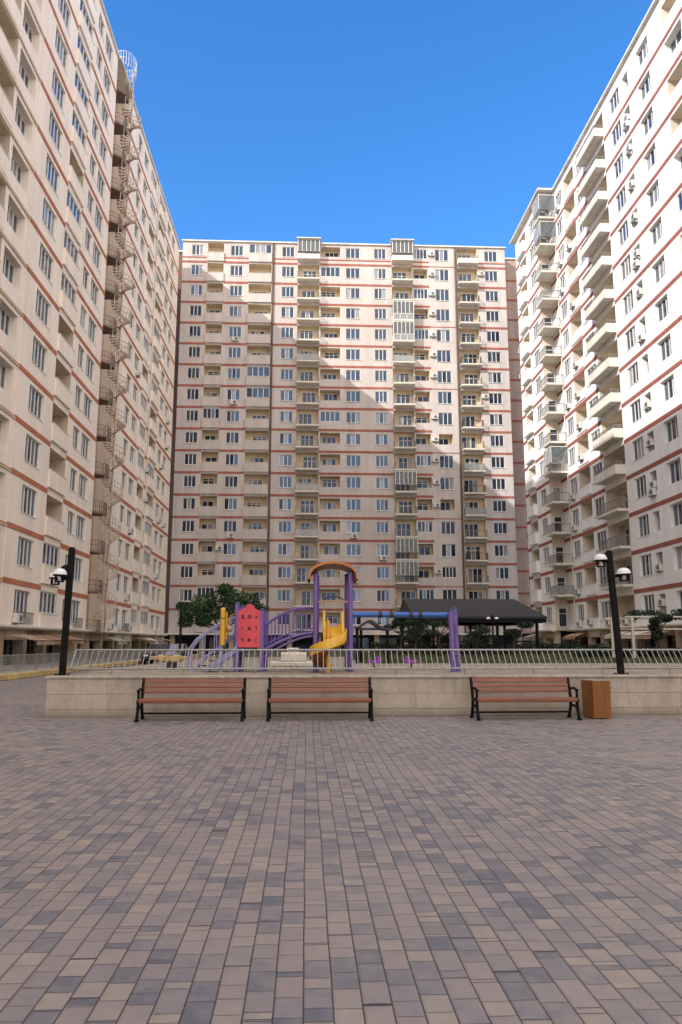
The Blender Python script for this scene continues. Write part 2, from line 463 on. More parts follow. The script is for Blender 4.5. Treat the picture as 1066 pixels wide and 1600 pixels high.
def emit_openings(B, items, name, glass):
    """the 100 nearest openings as parts of their own, the rest as one stuff part"""
    items = sorted(items, key=lambda it: (it[0].P(it[1], it[2], it[3]) - CAM).length)
    big, rest = items[:100], items[100:]
    for F, u, n, z, w, h, k, kind in big:
        fr, pa, cache = window_meshes(w, h, k, kind)
        if name not in cache:
            cache[name] = (fr.mesh(name, M['pvc']), pa.mesh('pane', M[glass]))
        o = place(name, cache[name][0], B.root, B.local(F.P(u, n, z)), F.rz)
        place('pane', cache[name][1], o)
    if rest:
        mb = MB()
        for F, u, n, z, w, h, k, kind in rest:
            fr, pa, _ = window_meshes(w, h, k, kind)
            T = Matrix.Translation(B.local(F.P(u, n, z))) @ Matrix.Rotation(F.rz, 4, 'Z')
            mb.M = T
            mb.add(fr.v, fr.f, 0); mb.add(pa.v, pa.f, 1)
        o = mb.build(name, [M['pvc'], M[glass]], B.root)
        tag(o, kind='stuff')

_rail = {}
def railing_mesh(L, h=0.95, mat='railgrey', solid=0.0, pitch=0.13, style='bars'):
    key = (round(L, 2), h, mat, solid, pitch, style)
    if key in _rail: return _rail[key]
    m = MB()
    m.box((-L / 2, -0.03, h - 0.06), (L / 2, 0.03, h))
    m.box((-L / 2, -0.02, 0.06), (L / 2, 0.02, 0.10))
    if style == 'bars':
        k = int(L / pitch)
        for i in range(k + 1):
            x = -L / 2 + 0.015 + (L - 0.03) * i / k
            w = 0.028 if i % 5 == 0 else 0.014
            m.box((x - w / 2, -0.012, 0.10), (x + w / 2, 0.012, h - 0.06))
        _rail[key] = m.mesh('railing', M[mat])
    else:
        k = max(2, int(L / 0.9))
        for i in range(k + 1):
            x = -L / 2 + 0.025 + (L - 0.05) * i / k
            m.box((x - 0.025, -0.025, 0.10), (x + 0.025, 0.025, h - 0.06))
        m.box((-L / 2 + 0.03, -0.006, 0.12), (L / 2 - 0.03, 0.006, h - 0.08), 1)
        _rail[key] = m.mesh('railing', [M[mat], M['railglass']])
    return _rail[key]

def ac_mesh():
    if 'ac' in _rail: return _rail['ac']
    m = MB()
    m.rbox((-0.42, -0.34, -0.28), (0.42, -0.04, 0.28), 0.02, 0, 0)
    m.lathe([(0.0, 0), (0.21, 0)], (0, 0, 0), 14, 1) if False else None
    pts = [(0.10 + 0.22 * math.cos(a * math.pi / 8), -0.343, 0.22 * math.sin(a * math.pi / 8)) for a in range(16)]
    m.add(pts, [tuple(range(16))], 1)
    for z in (-0.16, -0.05, 0.06, 0.17):
        m.box((-0.12, -0.352, z - 0.008), (0.32, -0.344, z + 0.008), 0)
    m.box((-0.35, -0.36, -0.33), (-0.31, 0.0, -0.29), 2); m.box((0.31, -0.36, -0.33), (0.35, 0.0, -0.29), 2)
    m.tube([(-0.42, -0.1, 0.1), (-0.5, -0.05, 0.0), (-0.5, -0.03, -0.5)], 0.02, 6, 0)
    _rail['ac'] = m.mesh('air_conditioner', [M['ac'], M['acdark'], M['darkmetal']])
    return _rail['ac']

def do_facade(B, F, cols, u0, u1, bandz=(1.05, 1.35), reveal=0.18, ztop_band=True, wmi=0):
    """cols: dicts(u0,u1,t,...) sorted by u; the wall between them is plain full height strips"""
    W = B.wall; W.M = Matrix.Translation(-B.loc) @ F.Mx
    def q(ua, ub, za, zb, n=0.0, mi=0):
        if zb - za > 1e-4 and ub - ua > 1e-4: W.quad((ua, n, za), (ub, n, za), (ub, n, zb), (ua, n, zb), mi)
    prev = u0
    breaks = []
    for c in cols:
        a, b, t = c['u0'], c['u1'], c['t']
        smi = c.get('mi', wmi)
        q(prev, a, F.zb, F.zt, 0, wmi)
        prev = b
        if t in ('log', 'balc', 'none') and c.get('breakband', True): breaks.append((a - 0.06, b + 0.06))
        zprev = F.zb
        for i in range(F.nf):
            zc = F.zc(i)
            tt = c['alt'](i) if 'alt' in c else t
            if tt in ('win', 'slot'):
                hh = c.get('h', 1.5); zl, zh = zc - hh / 2 + c.get('dz', 0), zc + hh / 2 + c.get('dz', 0)
                dp = c.get('rev', reveal)
            elif tt == 'log':
                zl, zh = zc + c.get('par', -0.45), zc + c.get('head', 1.05); dp = c.get('dep', 1.3)
            elif tt == 'flog':
                zl, zh = zc - 0.6, zc + c.get('head', 0.85); dp = c.get('dep', 1.2)
            elif tt == 'balc':
                zl, zh = zc - 1.36, zc + 1.10; dp = c.get('dep', 0.9)
            else:
                continue
            q(a, b, zprev, zl, 0, smi); zprev = zh
            imi = 0 if tt in ('win', 'slot') else 1
            floor = zl if tt in ('win', 'slot') else zc - 1.36
            if tt in ('log', 'flog') and floor < F.zb: floor = F.zb + 0.05
            # reveals / room box
            W.quad((a, 0, zl), (a, -dp, zl), (a, -dp, zh), (a, 0, zh), imi if tt != 'win' else 0)
            W.quad((b, 0, zl), (b, 0, zh), (b, -dp, zh), (b, -dp, zl), imi if tt != 'win' else 0)
            W.quad((a, 0, zh), (a, -dp, zh), (b, -dp, zh), (b, 0, zh), 2 if imi else 0)
            W.quad((a, 0, zl), (b, 0, zl), (b, -dp, zl), (a, -dp, zl), 0)
            if tt == 'win':
                nn = c.get('n', 3)
                B.wins.append((F, (a + b) / 2, -dp + 0.06, (zl + zh) / 2, b - a - 0.01, zh - zl - 0.01, nn, c.get('k', 'win')))
                W.quad((a, -dp - 0.01, zl), (b, -dp - 0.01, zl), (b, -dp - 0.01, zh), (a, -dp - 0.01, zh), 3)
            elif tt == 'slot':
                W.quad((a, -dp, zl), (b, -dp, zl), (b, -dp, zh), (a, -dp, zh), 3)
                if random.random() < 0.65: B.acs.append((F, (a + b) / 2, -0.12, zl + 0.45 + random.uniform(-0.15, 0.5), 0))
                if random.random() < 0.12: B.acs.append((F, (a + b) / 2, 0.0, zl - 0.15, 0))
            else:
                W.quad((a, -dp, zl), (b, -dp, zl), (b, -dp, zh), (a, -dp, zh), 1)
                if tt != 'balc' and floor < zl:   # inner face of the parapet and its room below
                    pass
                # door and window in the back wall
                w = min(b - a - 0.5, c.get('dw', 1.9)); off = random.uniform(-0.12, 0.12) * (b - a)
                if tt == 'balc':
                    dz0, dz1 = zc - 1.30, zc + 0.70
                else:
                    dz0, dz1 = zl + 0.02, zc + 0.55 + random.uniform(-0.1, 0.12)
                B.doors.append((F, (a + b) / 2 + off, -dp + 0.06, (dz0 + dz1) / 2, w, dz1 - dz0, 3 if w > 1.5 else 2, random.choice(('plain', 'transom', 'plain'))))
                if tt == 'log':
                    bl = c.get('bulge', 0.22)
                    zpb = max(zc - 1.66, F.zb - 0.02)
                    W.box((a - 0.05, 0.002, zpb), (b + 0.05, bl, zl + 0.02), 0)
                    W.box((a - 0.07, -0.1, zl + 0.022), (b + 0.07, bl + 0.03, zl + 0.07), 4)
                    if c.get('glz', 0) > random.random():
                        B.wins.append((F, (a + b) / 2, -0.10, (zl + 0.08 + zh) / 2, b - a - 0.02, zh - zl - 0.12, 4, 'plain'))
                elif tt == 'flog':
                    if c.get('glz', 0.18) > random.random():
                        B.wins.append((F, (a + b) / 2, -0.10, (zl + zh) / 2, b - a - 0.02, zh - zl - 0.02, 4, 'plain'))
        if 'alt' in c or t != 'none':
            q(a, b, zprev, F.zt, 0, smi)
    q(prev, u1, F.zb, F.zt, 0, wmi)
    # painted bands
    spans = []; p = u0
    for a, b in sorted(breaks):
        if a > p: spans.append((p, a))
        p = max(p, b)
    if u1 > p: spans.append((p, u1))
    nob = getattr(F, 'noband', [])
    for i in range(-1 if False else 0, F.nf):
        z = F.zc(i)
        for a, b in spans:
            for (x0, x1, every) in nob:
                pass
            segs = [(a, b, False)]
            for (x0, x1, every) in nob:
                ns = []
                for (sa, sb, th) in segs:
                    if x1 <= sa or x0 >= sb: ns.append((sa, sb, th)); continue
                    if sa < x0: ns.append((sa, x0, th))
                    if every and i % every == 1: ns.append((max(sa, x0), min(sb, x1), True))
                    if x1 < sb: ns.append((x1, sb, th))
                segs = ns
            for sa, sb, th in segs:
                if i < F.nf - 1:
                    if th: B.bands.append((F, sa, sb, 0.03, z + bandz[0] + 0.1, z + bandz[0] + 0.22))
                    else: B.bands.append((F, sa, sb, 0.035, z + bandz[0], z + bandz[1]))
                    if i == F.nf - 2 and ztop_band and not th:
                        B.bands.append((F, sa, sb, 0.03, z + bandz[1] + 0.42, z + bandz[1] + 0.62))
        if i == F.nf - 1: continue

def finish_building(B, wallmats):
    B.wall.build('wall', wallmats, B.root)
    bs = sorted(B.bands, key=lambda q: (q[0].P((q[1] + q[2]) / 2, 0, q[4]) - CAM).length / max(q[2] - q[1], 0.2) ** 0.5)
    for F, a, b, t, za, zb in bs[:100]:
        m = MB(Matrix.Translation(-B.loc) @ F.Mx); m.box((a, 0.0, za), (b, t, zb)); m.build('painted_band', B.mats['band'], B.root)
    if bs[100:]:
        m = MB()
        for F, a, b, t, za, zb in bs[100:]:
            m.M = Matrix.Translation(-B.loc) @ F.Mx; m.box((a, 0.0, za), (b, t, zb))
        tag(m.build('painted_band', B.mats['band'], B.root), kind='stuff')
    emit_openings(B, B.wins, 'window', B.glass)
    emit_openings(B, B.doors, 'balcony_door', 'door_glass')
    acs = sorted(B.acs, key=lambda a: (a[0].P(a[1], a[2], a[3]) - CAM).length)
    for F, u, n, z, k in acs[:100]:
        place('air_conditioner', ac_mesh(), B.root, B.local(F.P(u, n, z)), F.rz)

def add_balcony(B, F, u0, u1, zc, proj=1.2, style='bars', mat='railgrey', solid=0.0, glazed=False, slabh=0.16, name='balcony', side=(True, True), rail_h=0.95):
    """projecting slab with railing as a part of the building"""
    L = u1 - u0; zf = -1.36
    m = MB()
    # local x along wall, local y into wall -> outward is -y
    m.box((-L / 2, -proj, zf - slabh), (L / 2, -0.002, zf + 0.02))
    m.box((-L / 2 - 0.02, -proj - 0.03, zf - slabh + 0.05), (L / 2 + 0.02, -proj - 0.001, zf + 0.05))
    if solid:
        m.box((-L / 2, -proj, zf + 0.02), (L / 2, -proj + 0.10, zf + 0.02 + solid))
        m.box((-L / 2, -proj + 0.101, zf + 0.02), (-L / 2 + 0.10, -0.003, zf + 0.02 + solid))
        m.box((L / 2 - 0.10, -proj + 0.101, zf + 0.02), (L / 2, -0.003, zf + 0.02 + solid))
    o = m.build(name, [M['slab']], B.root, B.local(F.P((u0 + u1) / 2, 0, zc)), F.rz)
    rh = rail_h - solid if solid else rail_h
    zr = zf + 0.03 + solid
    a = place('railing', railing_mesh(L - 0.08, rh, mat, 0, 0.13, style), o, (0, -proj + 0.05, zr))
    for sx, ok in ((-1, side[0]), (1, side[1])):
        if ok: place('railing', railing_mesh(proj - 0.14, rh, mat, 0, 0.13, style), o, (sx * (L / 2 - 0.05), -proj / 2 - 0.01, zr), R(90))
    if glazed:
        g = MB(); z0 = zf + 0.03 + rail_h; z1 = 1.32
        n = 5
        for i in range(n + 1):
            x = -L / 2 + 0.05 + (L - 0.1) * i / n
            g.box((x - 0.035, -proj + 0.03, z0), (x + 0.035, -proj + 0.08, z1))
        g.box((-L / 2 + 0.01, -proj + 0.02, z1), (L / 2 - 0.01, -proj + 0.09, z1 + 0.07))
        g.box((-L / 2 + 0.09, -proj + 0.052, z0), (L / 2 - 0.09, -proj + 0.058, z1), 1)
        for sx in (-1, 1):
            x = sx * (L / 2 - 0.045)
            g.box((x - 0.004, -proj + 0.09, z0), (x + 0.004, -0.02, z1), 1)
            g.box((x - 0.03, -proj + 0.095, z1), (x + 0.03, -0.01, z1 + 0.07))
        g.build('glazing', [M['pvc'], M['glazing']], o)
    return o

def stuffbox(B, name, a, b, mat):
    m = MB(Matrix.Translation(-B.loc)); m.box(a, b)
    return m.build(name, mat, B.root)

# ------------------------------------------------------------------ central block
YC = 97.5
BC = Building('apartment_building', 'wide eighteen storey apartment block closing the far end of the courtyard', {'band': M['band']}, (5.0, YC, 0))
FC = Fac((0, YC, 0), (1, 0, 0), (0, -1, 0), 0.0, 4.55, 2.975, 18, 2.75, 56.35)
FC.noband = [(16.7, 20.3, 3)]
cols = [
    dict(u0=-16.2, u1=-14.6, t='win'),
    dict(u0=-14.0, u1=-11.8, t='log', dw=1.5, glz=0.08),
    dict(u0=-10.85, u1=-9.15, t='win'),
    dict(u0=-8.3, u1=-5.2, t='log', dw=1.9, glz=0.05),
    dict(u0=-3.75, u1=-2.05, t='win'),
    dict(u0=-1.55, u1=1.4, t='balc', breakband=True, dw=1.8),
    dict(u0=1.62, u1=4.3, t='flog', dw=1.9, glz=0.12),
    dict(u0=5.1, u1=7.05, t='win'),
    dict(u0=9.05, u1=10.7, t='win'),
    dict(u0=11.5, u1=14.3, t='balc', dw=1.9),
    dict(u0=14.5, u1=16.5, t='flog', dw=1.5, glz=0.35),
    dict(u0=17.6, u1=19.5, t='win', h=1.7, alt=lambda i: 'flog' if i in (2, 5, 8) else 'win'),
    dict(u0=20.65, u1=23.5, t='balc', dw=1.9),
    dict(u0=24.6, u1=26.4, t='win'),
]
do_facade(BC, FC, cols, -17.45, 27.5)
# recessed end strips, roof, back
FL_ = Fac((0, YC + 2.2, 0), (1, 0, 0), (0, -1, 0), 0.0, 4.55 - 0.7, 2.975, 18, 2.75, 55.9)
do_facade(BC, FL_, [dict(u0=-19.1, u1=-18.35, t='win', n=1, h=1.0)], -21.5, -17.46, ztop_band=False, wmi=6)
do_facade(BC, FL_, [dict(u0=29.6, u1=31.0, t='win', n=2)], 27.51, 34.5, ztop_band=False, wmi=5)
W = BC.wall; W.M = Matrix.Translation(-BC.loc)
for x in (-17.45, 27.5): W.quad((x, YC, 2.75), (x, YC + 2.2, 2.75), (x, YC + 2.2, 56.35), (x, YC, 56.35), 0)
for i in range(17):
    z = FC.zc(i) + 0.75
    for xs in (27.503, -17.48): BC.bands.append((Fac((0, YC, 0), (1, 0, 0), (0, 1, 0), 0, 0, 1, 1, 0, 1), xs, xs + 0.027, 2.19, z, z + 0.3))
W.quad((-21.5, YC + 16, 0), (34.5, YC + 16, 0), (34.5, YC + 16, 56), (-21.5, YC + 16, 56), 0)
W.quad((-21.5, YC + 2.2, 2.75), (-21.5, YC + 16, 2.75), (-21.5, YC + 16, 55.9), (-21.5, YC + 2.2, 55.9), 0)
W.quad((34.5, YC + 2.2, 2.75), (34.5, YC + 16, 2.75), (34.5, YC + 16, 55.9), (34.5, YC + 2.2, 55.9), 0)
BC.glass = 'pane_c'
finish_building(BC, [M['cream'], M['yellowpaint'], M['soffit'], M['shopdark'], M['slab'], M['recess_shade'], M['recess_shade_deep']])
# balconies
for i in range(18):
    zc = FC.zc(i); top = i == 17
    add_balcony(BC, FC, -1.6, 1.45, zc, 1.1, 'glass' if i in (4, 6, 12) else 'bars', 'railgrey', 0.55 if top else 0, top)
    add_balcony(BC, FC, 11.45, 14.35, zc, 1.25, 'glass' if i in (12, 13, 14) else 'bars', 'pvc' if i in (13, 14) else 'railgrey', 0.55 if top else 0, i in (2, 3, 6, 13, 14, 17) or top)
    add_balcony(BC, FC, 20.7, 23.55, zc, 0.9, 'glass' if i in (5, 7) else 'bars', 'railgrey' if i % 3 else 'darkmetal', 0.55 if top else 0, False)
# flat roof, coping and roof heads over the balcony stacks
m = MB(Matrix.Translation(-BC.loc))
m.box((-21.5, YC + 2.4, 55.6), (34.5, YC + 15.9, 55.75))
m.build('roof', M['tar'], BC.root)
m = MB(Matrix.Translation(-BC.loc))
m.box((-17.6, YC - 0.22, 56.352), (27.65, YC + 0.3, 56.52)); m.box((-21.5, YC + 2.0, 55.902), (-17.62, YC + 2.5, 56.1)); m.box((27.67, YC + 2.0, 55.902), (34.5, YC + 2.5, 56.1))
for a, b, p in ((-1.75, 1.6, 1.35), (11.3, 14.5, 1.5)):
    m.box((a, YC - p, 56.522), (b, YC + 0.2, 56.64))
m.build('roof_coping', M['slab'], BC.root)
for u in (-4.98, 20.42):
    m = MB(Matrix.Translation(-BC.loc)); m.tube([(u, YC - 0.14, 2.7), (u, YC - 0.14, 56.3)], 0.13, 8)
    m.build('drain_pipe', M['pipe'], BC.root)
m = MB(Matrix.Translation(-BC.loc)); m.box((7.24, YC - 0.02, 2.75), (7.30, YC + 0.001, 56.3)); m.build('expansion_joint', M['soffit'], BC.root)
# air conditioners on the central block
for i in range(18):
    zc = FC.zc(i)
    for (u, p, dz) in ((17.05, 0.9, 0.1), (27.1, 0.0, 0), (-11.35, 0.07, 0.1), (-9.9, 0.06, -1.15), (6.1, 0.3, -1.1), (9.9, 0.08, -1.1), (-16.8, 0.0, 0), (24.0, 0.25, 0.3)):
        if random.random() < p and (u != 6.1 or i < 9):
            place('air_conditioner', ac_mesh(), BC.root, BC.local(FC.P(u, 0, zc + dz + random.uniform(-0.1, 0.1))), 0)
# ground floor arcade
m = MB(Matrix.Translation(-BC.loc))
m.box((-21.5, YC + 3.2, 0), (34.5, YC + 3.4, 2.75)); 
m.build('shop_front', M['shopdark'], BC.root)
m = MB(Matrix.Translation(-BC.loc)); m.quad((-21.5, YC, 2.749), (34.5, YC, 2.749), (34.5, YC + 3.2, 2.749), (-21.5, YC + 3.2, 2.749)); m.build('arcade_ceiling', M['soffit'], BC.root)
for k in range(13):
    x = -17.2 + k * 3.7
    m = MB(Matrix.Translation(-BC.loc)); m.box((x, YC + 0.05, 0), (x + 0.6, YC + 0.65, 2.745)); m.box((x - 0.05, YC, 0), (x + 0.65, YC + 0.7, 0.35))
    m.build('column', M['column'], BC.root)
    m = MB(Matrix.Translation(-BC.loc))
    m.box((x + 0.9, YC + 3.05, 0.1), (x + 3.2, YC + 3.15, 2.2)); m.build('shop_window', M['door_glass'], BC.root)
m = MB(Matrix.Translation(-BC.loc)); m.box((-21.5, YC - 0.9, 2.55), (27.4, YC - 0.01, 2.74)); m.build('canopy_ledge', M['slab'], BC.root)

# ------------------------------------------------------------------ left block
XL = -17.6
BL = Building('apartment_building', 'long beige apartment block on the left with an outdoor spiral fire stair', {'band': M['bandl']}, (XL, 45, 0))
FLf = Fac((XL, 0, 0), (0, 1, 0), (1, 0, 0), R(90), 3.85, 3.25, 16, 2.45, 54.2)
bayA, bayB = 61.8, 67.0
# stretch nearest the camera: loggias without bands
FL1 = Fac((XL, 0, 0), (0, 1, 0), (1, 0, 0), R(90), 3.85, 3.25, 16, 2.45, 54.2)
FL1.noband = [(-60, 44.59, 0)]
near = []
for base in (20.6, 29.2, 37.8):
    near += [dict(u0=base - 1.0, u1=base + 3.0, t='log', bulge=0.03, dep=1.7, dw=2.6, head=1.1, par=-0.5, breakband=False, glz=0.1)]
    near += [dict(u0=base + 3.45, u1=base + 6.1, t='win', n=4, h=1.75, rev=0.55)]
do_facade(BL, FL1, near, -60, 44.55, ztop_band=False)
def lalt(i): return 'log'
do_facade(BL, FLf, [
    dict(u0=46.6, u1=49.25, t='win', n=4, h=1.75, rev=0.22),
    dict(u0=51.0, u1=54.35, t='log', bulge=0.16, dep=1.35, dw=2.3, glz=0.4, head=1.1),
    dict(u0=55.75, u1=57.35, t='win', n=2, h=1.65, rev=0.22),
    dict(u0=57.9, u1=60.15, t='win', n=3, h=1.75, rev=0.22)], 44.6, bayA, ztop_band=False, bandz=(1.14, 1.46))
do_facade(BL, FLf, [
    dict(u0=70.9, u1=72.7, t='win', n=2, h=1.65, rev=0.25),
    dict(u0=73.7, u1=75.8, t='win', n=3, h=1.65, rev=0.25),
    dict(u0=77.3, u1=80.2, t='log', bulge=0.1, dep=1.3, glz=0.4),
    dict(u0=82.0, u1=85.6, t='log', bulge=0.25, dep=1.3, glz=0.5),
    dict(u0=87.3, u1=89.6, t='win', n=3, h=1.65, rev=0.25),
    dict(u0=90.5, u1=92.6, t='win', n=3, h=1.65, rev=0.25)], bayB, 95.6, ztop_band=False, bandz=(1.14, 1.46))
W = BL.wall; W.M = Matrix.Translation(-BL.loc)
# fire stair bay: recessed brown wall
W.quad((XL, bayA, 2.45), (XL - 1.3, bayA, 2.45), (XL - 1.3, bayA, 54.2), (XL, bayA, 54.2), 0)
W.quad((XL, bayB, 2.45), (XL - 1.3, bayB, 2.45), (XL - 1.3, bayB, 54.2), (XL, bayB, 54.2), 0)
W.quad((XL - 1.3, bayA, 2.45), (XL - 1.3, bayB, 2.45), (XL - 1.3, bayB, 54.2), (XL - 1.3, bayA, 54.2), 5)
W.quad((XL, 44.56, 2.45), (XL - 0.12, 44.56, 2.45), (XL - 0.12, 44.56, 54.2), (XL, 44.56, 54.2), 4)
W.quad((XL, 44.6, 2.45), (XL - 0.12, 44.6, 2.45), (XL - 0.12, 44.6, 54.2), (XL, 44.6, 54.2), 4)
W.quad((XL - 0.12, 44.55, 2.45), (XL - 0.12, 44.61, 2.45), (XL - 0.12, 44.61, 54.2), (XL - 0.12, 44.55, 54.2), 3)
W.quad((XL, 95.6, 0), (XL - 15, 95.6, 0), (XL - 15, 95.6, 54.2), (XL, 95.6, 54.2), 0)
W.quad((XL, -60, 0), (XL - 15, -60, 0), (XL - 15, -60, 54.2), (XL, -60, 54.2), 0)
W.quad((XL - 15, -60, 0), (XL - 15, 95.6, 0), (XL - 15, 95.6, 54.2), (XL - 15, -60, 54.2), 0)
for (ua, ub) in ((46.5, 49.35), (57.85, 60.2), (73.6, 75.9)):
    place('window_guard', railing_mesh(ub - ua, 0.8, 'railgrey', 0, 0.14), BL.root, BL.local(FLf.P((ua + ub) / 2, 0.22, FLf.zc(0) - 1.25)), R(90))
# escape doors in the bay
for i in range(16):
    z = FLf.zc(i)
    BL.doors.append((Fac((XL - 1.3, 0, 0), (0, 1, 0), (1, 0, 0), R(90), 0, 1, 1, 0, 1), 64.6, 0.06, z - 0.3, 0.95, 2.05, 1, 'plain'))
    for (u, p, dz) in ((71.8, 0.12, -1.15), (74.7, 0.22, -1.15), (50.2, 0.0, 0), (58.9, 0.06, -1.2), (88.4, 0.3, -1.15), (91.5, 0.3, -1.15), (81.2, 0.15, 0)):
        if random.random() < p and i < 9: BL.acs.append((FLf, u, 0, z + dz, 0))
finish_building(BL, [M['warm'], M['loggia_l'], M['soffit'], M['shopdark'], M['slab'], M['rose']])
m = MB(Matrix.Translation(-BL.loc))
m.box((XL - 15, -60, 53.7), (XL - 1.4, 95.5, 53.9)); m.build('roof', M['tar'], BL.root)
m = MB(Matrix.Translation(-BL.loc))
m.box((XL - 0.3, -60, 54.202), (XL + 0.18, bayA, 54.4)); m.box((XL - 1.6, bayA + 0.002, 54.202), (XL + 0.3, bayB, 54.4)); m.box((XL - 0.3, bayB + 0.002, 54.202), (XL + 0.18, 95.75, 54.4))
m.build('roof_coping', M['slab'], BL.root)
# thin ledges with a band-coloured line under the near loggia parapets
m = MB(Matrix.Translation(-BL.loc))
for i in range(16):
    z = FLf.zc(i) + 1.16
    m.box((XL + 0.002, -20, z), (XL + 0.09, 44.5, z + 0.09), 0); m.box((XL + 0.002, -20, z + 0.092), (XL + 0.06, 44.5, z + 0.19), 1)
m.build('parapet_ledge', [M['soffit'], M['bandl']], BL.root)
m = MB(Matrix.Translation(-BL.loc)); m.tube([(XL + 0.03, 44.46, 2.5), (XL + 0.03, 44.46, 54.1)], 0.03, 8); m.build('drain_pipe', M['warm'], BL.root)
m = MB(Matrix.Translation(-BL.loc)); m.tube([(XL + 0.12, 81.1, 2.5), (XL + 0.12, 81.1, 54.1)], 0.08, 8); m.build('drain_pipe', M['slab'], BL.root)

# the fire stair: landings and spiral flights, one per storey
FE = MB(); fe = FE.build('fire_escape', M['rust'], BL.root) if False else None
sx, sy, sr = XL + 0.72, 64.75, 0.9
stair_root = None
def fire_escape():
    m = MB(Matrix.Translation(-BL.loc))
    m.tube([(sx, sy, 2.5), (sx, sy, 55.0)], 0.08, 8)
    m.tube([(XL + 0.66, bayA + 0.8, 2.5), (XL + 0.66, bayA + 0.8, 54.2)], 0.035, 6)
    m.tube([(XL + 0.66, 63.65, 2.5), (XL + 0.66, 63.65, 54.2)], 0.035, 6)
    root = m.build('fire_escape', M['rust'], BL.root)
    fl = MB(); nst = 18; h = 3.25
    for k in range(nst):
        a0 = R(200 + 360 * k / nst); a1 = R(200 + 360 * (k + 1) / nst + 2); z = h * (k + 1) / nst
        fl.add([(0.07 * math.cos(a0), 0.07 * math.sin(a0), z), (sr * math.cos(a0), sr * math.sin(a0), z), (sr * math.cos(a1), sr * math.sin(a1), z), (0.07 * math.cos(a1), 0.07 * math.sin(a1), z),
                (0.07 * math.cos(a0), 0.07 * math.sin(a0), z - 0.05), (sr * math.cos(a0), sr * math.sin(a0), z - 0.05), (sr * math.cos(a1), sr * math.sin(a1), z - 0.05), (0.07 * math.cos(a1), 0.07 * math.sin(a1), z - 0.05)],
               [(0, 1, 2, 3), (7, 6, 5, 4), (0, 4, 5, 1), (1, 5, 6, 2), (2, 6, 7, 3)])
        am = (a0 + a1) / 2
        fl.tube([(sr * math.cos(am), sr * math.sin(am), z), (sr * math.cos(am), sr * math.sin(am), z + 0.95)], 0.018, 5)
    for off in (0.95, 0.5):
        fl.tube([(sr * math.cos(R(200 + 360 * k / nst)), sr * math.sin(R(200 + 360 * k / nst)), h * k / nst + off + 0.15) for k in range(nst + 1)], 0.025, 5)
    flm = fl.mesh('stair_flight', M['rust'])
    ld = MB()
    poly = [(-1.3 + 0.02, 62.0 - 63.2), (0.2, 62.0 - 63.2), (0.7, 62.5 - 63.2), (0.7, 63.7 - 63.2), (-1.3 + 0.02, 63.7 - 63.2)]
    ld.prism(poly, -0.12, 0.0, 'xy')
    path = [poly[0], poly[1], poly[2], poly[3]]
    pts = []
    for (xa, ya), (xb, yb) in zip(path[:-1], path[1:]):
        L = math.hypot(xb - xa, yb - ya); k = max(1, int(L / 0.16))
        for i in range(k):
            x = xa + (xb - xa) * i / k; y = ya + (yb - ya) * i / k
            ld.box((x - 0.013, y - 0.013, 0), (x + 0.013, y + 0.013, 0.92))
    for zz in (0.92, 0.5, 0.08):
        ld.tube([(x, y, zz) for x, y in path], 0.022, 5)
    ldm = ld.mesh('stair_landing', M['rustdark'])
    for i in range(16):
        zf = FLf.zc(i) - 1.42
        place('stair_landing', ldm, root, Vector((XL, 63.2, zf)) - BL.loc)
        if i < 15: place('stair_flight', flm, root, Vector((sx, sy, zf)) - BL.loc)
    cg = MB(Matrix.Translation(-BL.loc))
    n = 26; cx, cy, cr = XL + 0.1, 64.0, 1.0
    for k in range(n):
        a = 2 * math.pi * k / n
        cg.box((cx + cr * math.cos(a) - 0.022, cy + 1.25 * cr * math.sin(a) - 0.022, 54.42), (cx + cr * math.cos(a) + 0.022, cy + 1.25 * cr * math.sin(a) + 0.022, 55.9))
    for zz in (54.6, 55.2, 55.85):
        cg.tube([(cx + cr * math.cos(2 * math.pi * k / n), cy + 1.25 * cr * math.sin(2 * math.pi * k / n), zz) for k in range(n + 1)], 0.03, 5)
    cg.build('stair_cage', M['whitemetal'], root)
fire_escape()

